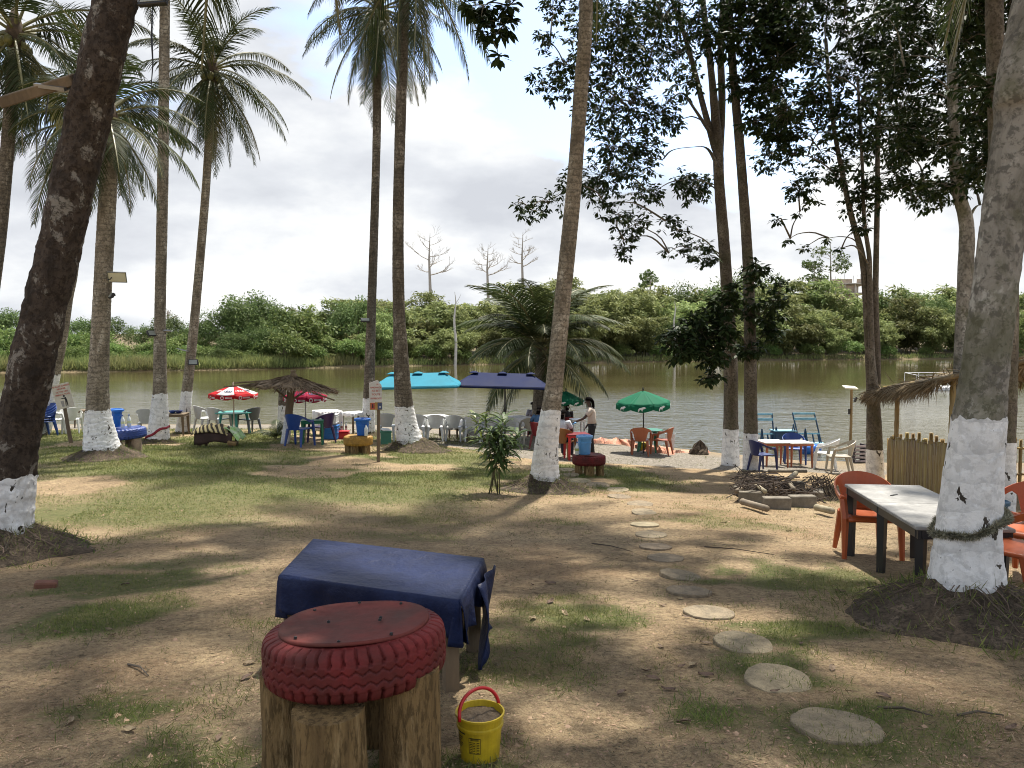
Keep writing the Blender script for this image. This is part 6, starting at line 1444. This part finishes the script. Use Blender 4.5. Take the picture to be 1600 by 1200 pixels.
# ---------------------------------------------------------------- plants on the lawn
M_lance = mat('lance_leaf', (.10, .15, .045), .5, .35, 3, trans=.25, spec=.2, col2=(.055, .09, .03), island=.6); M_yl = mat('young_lance_leaf', (.20, .25, .055), .45, .3, 3, trans=.25)
def lance_shrub(px, py, label, H_, spread, nstem, seed):
    b0 = gp(px, py); o = empty('lance_leaf_shrub', b0, 0, label, 'shrub'); r = np.random.default_rng(seed)
    for i in range(nstem):
        az = r.uniform(0, 6.28); ln = r.uniform(.1, 1) * spread; hh = H_ * r.uniform(.55, 1.0) * (1 - .25 * ln / spread)
        pts = [(.11 * math.cos(az * 1.7), .11 * math.sin(az * 1.7), -.05), (math.cos(az) * ln * .25, math.sin(az) * ln * .25, hh * .45), (math.cos(az) * ln * .7, math.sin(az) * ln * .7, hh * .8), (math.cos(az) * ln, math.sin(az) * ln, hh)]
        MB().tube(pts, [.010, .009, .007, .004], 6).build('stem', M_culm, o, True)
        cm = catmull(pts, 24); pos = []; dr = []; ls = []
        for k in range(9, 24):
            for j in range(3):
                a = r.uniform(0, 6.28); pos.append(cm[k] + r.normal(size=3) * .012); dr.append((math.cos(a), math.sin(a), .75 if k > 19 else r.uniform(-.25, .5))); ls.append(r.uniform(.26, .42))
        pos = np.array(pos); dr = np.array(dr); n_ = len(pos); ls = np.array(ls)
        # bent leaves in two halves
        d = unit(dr); s_ = unit(np.cross(d, np.tile([0, 0, 1.0], (n_, 1)) + r.normal(size=(n_, 3)) * .2)); wd = (ls * .075)[:, None]; L = ls[:, None]; dn = np.array([0, 0, -1.0])
        p0, p1, p2, p3 = pos, pos + d * L * .4 + dn * L * .03, pos + d * L * .75 + dn * L * .16, pos + d * L * .98 + dn * L * .34
        V = np.stack([p0 + s_ * wd * .2, p0 - s_ * wd * .2, p1 + s_ * wd, p1 - s_ * wd, p2 + s_ * wd * .8, p2 - s_ * wd * .8, p3 + s_ * wd * .05, p3 - s_ * wd * .05], 1).reshape(-1, 3)
        b = (np.arange(n_) * 8)[:, None]; Fq = np.concatenate([b + [0, 1, 3, 2], b + [2, 3, 5, 4], b + [4, 5, 7, 6]], 0)
        link('leaves', mesh_np('shrub_leaves', V, Fq, True), M_yl if i % 6 == 5 else M_lance, o)
    return o
lance_shrub(772, 772, 'dark pointed leaf shrub growing beside the leaning grey palm mound', 1.58, .58, 9, 3)
b0 = gp(431, 686); o = empty('coconut_seedling', b0, 0, 'young coconut seedling on the sand behind the white footed stump', 'plant')
for i in range(7): fr_ = link('leaf_blade', frond('up' if i < 3 else 'high', i % 3, 3.1), None, o, (0, 0, 0), (0, 0, i * .9)); fr_.scale = (.27, .27, .27)
# ---------------------------------------------------------------- grass, litter
def scatter(n, x0, x1, y0, y1, dens):
    X = rng.uniform(x0, x1, n); Y = rng.uniform(y0, y1, n); k = rng.random(n) < dens(X, Y); return X[k], Y[k]
XS, YS = [], []
def cl_d(X, Y): return np.clip((cover(X, Y) - .12 + (fbm(X, Y, .30, 13, 2) - .5) * .9) * 1.2, 0, 1)
for n, x0, x1, y0, y1 in ((170000, -3.2, 4.0, 2.2, 6), (130000, -6, 6, 6, 11), (150000, -11.5, 7, 11, 17), (190000, -15.5, 9, 17, 28)):
    a_, b_ = scatter(n, x0, x1, y0, y1, cl_d); XS.append(a_); YS.append(b_)
X = np.concatenate(XS); Y = np.concatenate(YS); N = len(X); far = np.clip(Y / 12, .6, 2.0)
L = rng.uniform(.020, .065, N) * np.where(Y < 6, 1.15, 1.0) * np.clip(far, .9, 1.5); pos = np.stack([X, Y, zg(X, Y) - .004], 1)
v, f = leaf_batch(pos, rng.normal(size=(N, 3)) * .65 + [0, 0, .8], rng.normal(size=(N, 3)), L, .0045 * far * rng.uniform(.8, 1.4, N), 4)
tag(link('lawn_grass', mesh_np('lawn_grass', v, f), M_blade), 'short worn green grass in patches over the sandy ground', 'grass', kind='stuff')
print('grass blades', N)
M_straw = mat('dry_straw', (.28, .21, .125), .9, .4, 3, col2=(.12, .085, .05), island=1.2)
N = 70000; Y = 2.2 + 12 * rng.random(N) ** 1.8; X = rng.uniform(-.72, .74, N) * Y; pos = np.stack([X, Y, zg(X, Y) + .002], 1)
v, f = leaf_batch(pos, rng.normal(size=(N, 3)) * [1, 1, .12], rng.normal(size=(N, 3)) * .2 + [0, 0, 1], rng.uniform(.008, .06, N) * np.where(rng.random(N) < .08, 1.8, 1), rng.uniform(.002, .007, N) * np.clip(Y / 5, 1, 2), 4)
tag(link('dry_litter', mesh_np('dry_litter', v, f), M_straw), 'scattered dry straw and twigs over the bare soil', 'litter', kind='stuff')
M_fall = mat('fallen_leaf', (.22, .16, .105), .8, .3, 8, rand=.8, col2=(.13, .085, .055))
def dead_leaf(seed):
    r = random.Random(seed); q = MB()
    q.grid(lambda u, v: ((u - .5), (v - .5) * .42 * max(.02, math.sin(math.pi * min(.98, max(.02, u))) ** .7), .10 * ((v - .5) * 2) ** 2 + .12 * (u - .5) ** 2 * r.uniform(.6, 1.4) + .04 * math.sin(u * 7 + seed)), 6, 2); return q.mesh('fallen_leaf')
DL = [dead_leaf(i) for i in range(5)]
for m_ in DL: m_.materials.append(M_fall)
rn = random.Random(31)
known = [(1065, 1043), (1083, 1041), (1103, 1057), (1068, 1130), (1062, 937), (1035, 948), (832, 915), (860, 913), (833, 968), (917, 970), (1103, 1007), (860, 942), (1300, 1046), (1270, 1020), (1400, 870), (1580, 1140), (170, 985), (175, 994), (390, 1038), (110, 1130), (1350, 985), (1240, 760), (1010, 1050), (1020, 1062)]
for i in range(64):
    if i < len(known): px, py = known[i]
    else: px, py = rn.uniform(20, 1590), 800 + 390 * rn.random() ** .8
    if 390 < px < 780 and 860 < py: continue
    p = gp(px, py); s_ = rn.uniform(.05, .10); o = link('fallen_leaf', rn.choice(DL), None, None, p + Vector((0, 0, .008)), (rn.uniform(-.25, .25), rn.uniform(-.25, .25), rn.uniform(0, 6.28))); o.scale = (s_, s_, s_)
    tag(o, 'dry curled brown leaf fallen on the sandy soil', 'leaf', 'fallen leaves on the ground')
p = gp(72, 918); tag(MB().box((0, 0, .02), (.17, .09, .07), (.1, .1, .4), b=.012).build('brick_piece', mat('red_brick', (.20, .085, .055), .9, .3, 10, bump=.5), None, False, loc=p), 'broken red brick at the foot of the dark leaning palm', 'brick')
# dry sticks on the ground
for i, (x0, y0, x1, y1) in enumerate(((1370, 1108, 1458, 1121), (1496, 1120, 1568, 1120), (925, 850, 985, 862), (610, 1040, 640, 1062), (200, 1040, 232, 1058), (1100, 855, 1210, 868))):
    a_, b_ = gp(x0, y0), gp(x1, y1); a_.z += .008; b_.z += .008; tag(MB().tube([a_, (a_ + b_) / 2 + Vector((0, .02, .01)), b_], [.007, .006, .003], 5).build('dry_stick', M_ash), ['thin dry stick lying near the start of the path', 'thin dry stick below the big grey palm mound', 'thin stick lying beside the middle of the path', 'short stick on the soil by the tarpaulin flap', 'short stick on bare soil before the dark leaning palm', 'long thin stick across the soil before the fire pit'][i], 'stick')
# soil crumbs and pebbles near the camera
N = 9000; Y = 2.2 + 9 * rng.random(N) ** 1.7; X = rng.uniform(-.72, .74, N) * Y; s_ = rng.uniform(.003, .011, N) * np.where(rng.random(N) < .04, 2.2, 1)
oc = np.array([(1, 0, 0), (-.6, .8, 0), (-.5, -.9, 0), (0, 0, .8)]); ang = rng.uniform(0, 6.28, N); ca, sa = np.cos(ang), np.sin(ang)
V = np.zeros((N, 4, 3))
for k in range(4): V[:, k, 0] = X + s_ * (oc[k, 0] * ca - oc[k, 1] * sa); V[:, k, 1] = Y + s_ * (oc[k, 0] * sa + oc[k, 1] * ca); V[:, k, 2] = zg(X, Y) + s_ * oc[k, 2] * 1.0 - .0005
b = (np.arange(N) * 4)[:, None]; Fq = np.concatenate([b + [0, 1, 3], b + [1, 2, 3], b + [2, 0, 3]], 0)
tag(link('soil_crumbs', mesh_np('soil_crumbs', V.reshape(-1, 3), Fq), mat('soil_crumb', (.30, .22, .14), .95, .3, 4, island=1.1)), 'small clods and pebbles strewn over the sandy soil', 'pebbles', kind='stuff')
# ================================================================ PEOPLE
M_skin = mat('brown_skin', (.060, .030, .018), .5, .15, 6); M_hair = mat('black_hair', (.005, .004, .004), .95, .2, 20, spec=.05)
def skin_mesh(name, V, E, rad, m, parent, sub=2, root=0):
    me = bpy.data.meshes.new(name); me.from_pydata([tuple(p) for p in V], E, []); o = link(name, me, m, parent)
    md = o.modifiers.new('skin', 'SKIN'); md.use_smooth_shade = True; md.branch_smoothing = .4
    for i, r in enumerate(rad): me.skin_vertices[0].data[i].radius = (r, r) if not hasattr(r, '__len__') else r
    for i in range(len(V)): me.skin_vertices[0].data[i].use_root = (i == root)
    s = o.modifiers.new('sub', 'SUBSURF'); s.levels = sub; s.render_levels = sub; return o
def person(loc, rz, J, label, shirt, trousers, hair='short', skirt=False):
    """J: joints in local space, person faces +y"""
    o = empty('person', loc, rz, label, 'person'); v3 = lambda k: Vector(J[k])
    names = ['pelvis', 'waist', 'chest', 'neckb', 'neck', 'jaw', 'head', 'crown']; V = []; E = []; Rd = []; ix = {}
    def add(k, p, r, par=None):
        ix[k] = len(V); V.append(Vector(p)); Rd.append(r)
        if par is not None: E.append((ix[par], ix[k]))
    pel, ch, nk, hd = v3('pelvis'), v3('chest'), v3('neck'), v3('head'); up = (hd - nk).normalized()
    fw = Vector(J.get('look', (0, 1, 0))).normalized()
    add('pelvis', pel, (.115, .105)); add('waist', pel.lerp(ch, .5), (.108, .092), 'pelvis'); add('chest', ch, (.125, .105), 'waist'); add('neckb', ch.lerp(nk, .75), (.085, .075), 'chest'); add('neck', nk, .055, 'neckb'); add('jaw', hd - up * .06 + fw * .012, .070, 'neck'); add('head', hd + up * .02, (.085, .098), 'jaw'); add('crown', hd + up * .085, .065, 'head')
    add('nose', hd + fw * .108 - up * .005, .012, 'head')
    for s in 'LR':
        sg = -1 if s == 'L' else 1; sd = v3('sh' + s); el, wr = v3('el' + s), v3('wr' + s)
        add('sh' + s, sd, .062, 'chest'); add('ua' + s, sd.lerp(el, .5), .050, 'sh' + s); add('el' + s, el, .040, 'ua' + s); add('wr' + s, wr, .027, 'el' + s); hdv = (wr - el).normalized()
        palm = wr + hdv * .06; add('pa' + s, palm, (.034, .020), 'wr' + s); sidev = hdv.cross(Vector((0, 0, 1))); sidev = sidev.normalized() if sidev.length > .1 else Vector((1, 0, 0))
        for j, (of, ln) in enumerate(((-.024, .068), (-.008, .080), (.008, .074), (.024, .056))):
            add('f%d%s' % (j, s), palm + hdv * .045 + sidev * of, .0095, 'pa' + s); add('g%d%s' % (j, s), palm + hdv * (.045 + ln * .6) + sidev * of + Vector((0, 0, -.015)), .0085, 'f%d%s' % (j, s))
        add('th' + s, palm + sidev * -.045 * sg + hdv * .025, .010, 'pa' + s)
        hp, kn, an = v3('hip' + s), v3('kn' + s), v3('an' + s); add('hip' + s, hp, .088, 'pelvis'); add('tm' + s, hp.lerp(kn, .5), .076, 'hip' + s); add('kn' + s, kn, .056, 'tm' + s); add('ca' + s, kn.lerp(an, .4), .054, 'kn' + s); add('an' + s, an, .036, 'ca' + s)
        add('to' + s, an + Vector(J.get('toe', (0, .17, 0))) + Vector((0, 0, -.045)), (.04, .025), 'an' + s)
    skin_mesh('body', V, E, Rd, M_skin, o)
    g_ = lambda k: V[ix[k]]
    low = pel + Vector((0, 0, -.10)); sh = MB(); tr = MB(); side_ = (g_('shR') - g_('shL')).normalized()
    def torso(mb, pts, wid, dep, seg=16):
        n = len(pts); v = []
        for i, p_ in enumerate(pts):
            t_ = (pts[min(i + 1, n - 1)] - pts[max(i - 1, 0)]).normalized(); f_ = side_.cross(t_).normalized()
            for k in range(seg): q_ = 2 * math.pi * k / seg; v.append(p_ + side_ * math.cos(q_) * wid[i] + f_ * math.sin(q_) * dep[i])
        mb.add(v, [(i * seg + k, i * seg + (k + 1) % seg, (i + 1) * seg + (k + 1) % seg, (i + 1) * seg + k) for i in range(n - 1) for k in range(seg)])
    torso(sh, [pel.lerp(ch, .12), pel.lerp(ch, .45), ch, ch.lerp(nk, .45), ch.lerp(nk, .72), ch.lerp(nk, .86)], [.150, .135, .165, .155, .085, .062], [.128, .115, .128, .105, .075, .062])
    for s in 'LR': sh.tube([g_('sh' + s).lerp(ch, .35), g_('sh' + s), g_('ua' + s), g_('ua' + s).lerp(g_('el' + s), .25)], [.075, .078, .066, .064], 12, False)
    sh.build('shirt', shirt, o, True, .006)
    torso(tr, [pel.lerp(ch, .28), pel, low], [.138, .155, .135], [.118, .128, .11])
    for s in 'LR': tr.tube([g_('hip' + s) + Vector((0, 0, .04)), g_('hip' + s), g_('tm' + s), g_('kn' + s), g_('ca' + s), g_('an' + s) + Vector((0, 0, .01))], [.095, .105, .092, .074, .068, .055], 14)
    tr.build('trousers', trousers, o, True)
    for s in 'LR':
        t_ = ix['to' + s]; a_ = ix['an' + s]; skin_mesh('shoe', [V[a_] + Vector((0, 0, -.02)), V[a_].lerp(V[t_], .5) + Vector((0, 0, -.012)), V[t_]], [(0, 1), (1, 2)], [(.048, .04), (.05, .038), (.04, .028)], M_black, o, 1)
    q = MB(); q.grid(lambda u, v: tuple(hd + up * (.035 + .10 * math.sin(v * 1.57)) + (Vector((math.cos(u * 6.2832), math.sin(u * 6.2832), 0)) * .108 - fw * .022) * max(.02, math.cos(v * 1.5))), 18, 7); q.add([tuple(hd - fw * (.075 + .02 * (j % 2)) + fw.cross(up) * (k * .035) - up * (.02 + .035 * j)) for j in range(4) for k in (-2, -1, 0, 1, 2)], [(j * 5 + k, j * 5 + k + 1, j * 5 + k + 6, j * 5 + k + 5) for j in range(3) for k in range(4)])
    q.build('hair', M_hair, o, True, .012)
    if hair == 'long': skin_mesh('ponytail', [hd + up * .05 - fw * .07, hd - fw * .115 + Vector((0, 0, -.02)), hd - fw * .135 + Vector((0, 0, -.16)), hd - fw * .14 + Vector((0, 0, -.34))], [(0, 1), (1, 2), (2, 3)], [.06, .05, .042, .015], M_hair, o, 1)
    for sgn in (-1, 1):
        q = MB(); rt = fw.cross(up); q.lathe([(.001, 0), (.009, .002), (.001, .006)], 8, Matrix.Translation(hd + fw * .092 + rt * sgn * .034 + up * .022) @ fw.to_track_quat('Z', 'Y').to_matrix().to_4x4(), cap=False); q.build('eye', M_cloth, o)
    q = MB(); q.box(tuple(hd + fw * .080 - up * .062), (.045, .012, .010), (0, 0, math.atan2(fw.y, fw.x) - math.pi / 2)); q.build('mouth', mat('lips', (.05, .015, .012), .5, .1, 5), o)
    return o
M_cream = mat('cream_blouse', (.52, .44, .37), .85, .1, 5); M_blackt = mat('black_trousers', (.010, .010, .012), .8, .15, 5); M_wshirt = mat('white_shirt', (.55, .57, .62), .85, .1, 5); M_bshirt = mat('blue_shirt', (.055, .13, .26), .85, .2, 5); M_darksh = mat('dark_shirt', (.016, .015, .018), .85, .2, 5); M_jeans = mat('dark_jeans', (.018, .022, .045), .85, .2, 5); M_ltop = mat('lilac_top', (.42, .42, .52), .85, .1, 5)
p = gp(925, 713)
wo_ = person(p, R(82), dict(pelvis=(0, 0, .90), chest=(0, .03, 1.24), neck=(0, .07, 1.43), head=(0, .10, 1.555), look=(0, .97, -.22), shL=(-.17, .03, 1.34), shR=(.17, .03, 1.34), elL=(-.22, .22, 1.10), wrL=(-.16, .46, 1.00), elR=(.22, .02, 1.06), wrR=(.20, .16, .84), hipL=(-.09, 0, .88), knL=(-.09, .03, .48), anL=(-.09, -.03, .08), hipR=(.09, 0, .88), knR=(.09, .06, .48), anR=(.10, .05, .08)),
       'person in cream blouse and black trousers standing and leaning to a table, long dark hair', M_cream, M_blackt, 'long')
q = MB(); q.grid(lambda u, v: (-.24 + .16 * u, .44 + .10 * v, .97 + .03 * math.sin(u * 6) * math.sin(v * 5) - .03 * v), 8, 6); clq = q.build('folded_cloth', PL['lightblue'], None, True, .02); clq.matrix_world = Matrix.Translation(p) @ Matrix.Rotation(R(82), 4, 'Z'); tag(clq, 'folded blue cloth held in the standing person\'s hand', 'cloth')
def seated(px, py, rz, label, shirt, trousers, chaircol, clabel, s=1.0, hair='short', el=None):
    b_ = gp(px, py); ch = chair(chaircol, 0, 0, rz, clabel, s=1.03, loc=b_)
    J = dict(pelvis=(0, -.10, .56), chest=(0, -.13, .92), neck=(0, -.10, 1.10), head=(0, -.06, 1.22), look=(0, 1, -.1), shL=(-.18, -.12, 1.01), shR=(.18, -.12, 1.01), elL=(-.25, .02, .76), wrL=(-.16, .26, .74), elR=(.25, .02, .76), wrR=(.16, .26, .74), hipL=(-.09, -.06, .55), knL=(-.12, .34, .54), anL=(-.12, .36, .08), hipR=(.09, -.06, .55), knR=(.12, .34, .54), anR=(.12, .38, .08))
    if el: J.update(el)
    return person(b_, rz, J, label, shirt, trousers, hair)
seated(880, 716, R(-22), 'person in a white shirt seated on the brown chair, seen from behind', M_wshirt, M_jeans, 'brown', 'brown chair under the person in the white shirt')
seated(846, 702, R(-40), 'person in a blue shirt seated beside the leaning palm, elbow out', M_bshirt, M_jeans, 'maroon', 'maroon chair under the person in the blue shirt', el=dict(elL=(-.36, -.12, .80)))
seated(833, 683, R(5), 'person in a lilac top seated by the young coconut palm', M_ltop, M_darksh, 'maroon', 'maroon chair under the person in the lilac top', hair='long')
seated(884, 686, R(12), 'person in dark clothes seated beyond the leaning palm', M_darksh, M_darksh, 'maroon', 'maroon chair under the person in dark clothes')
square_table(901, 718, R(10), PL['maroon'], PL['red'], 'dark red plastic table beside the standing person', .62, .62, .72)
square_table(902, 690, R(8), PL['white'], PL['white'], 'white plastic table at the water behind the standing person', .5, .6, .82)
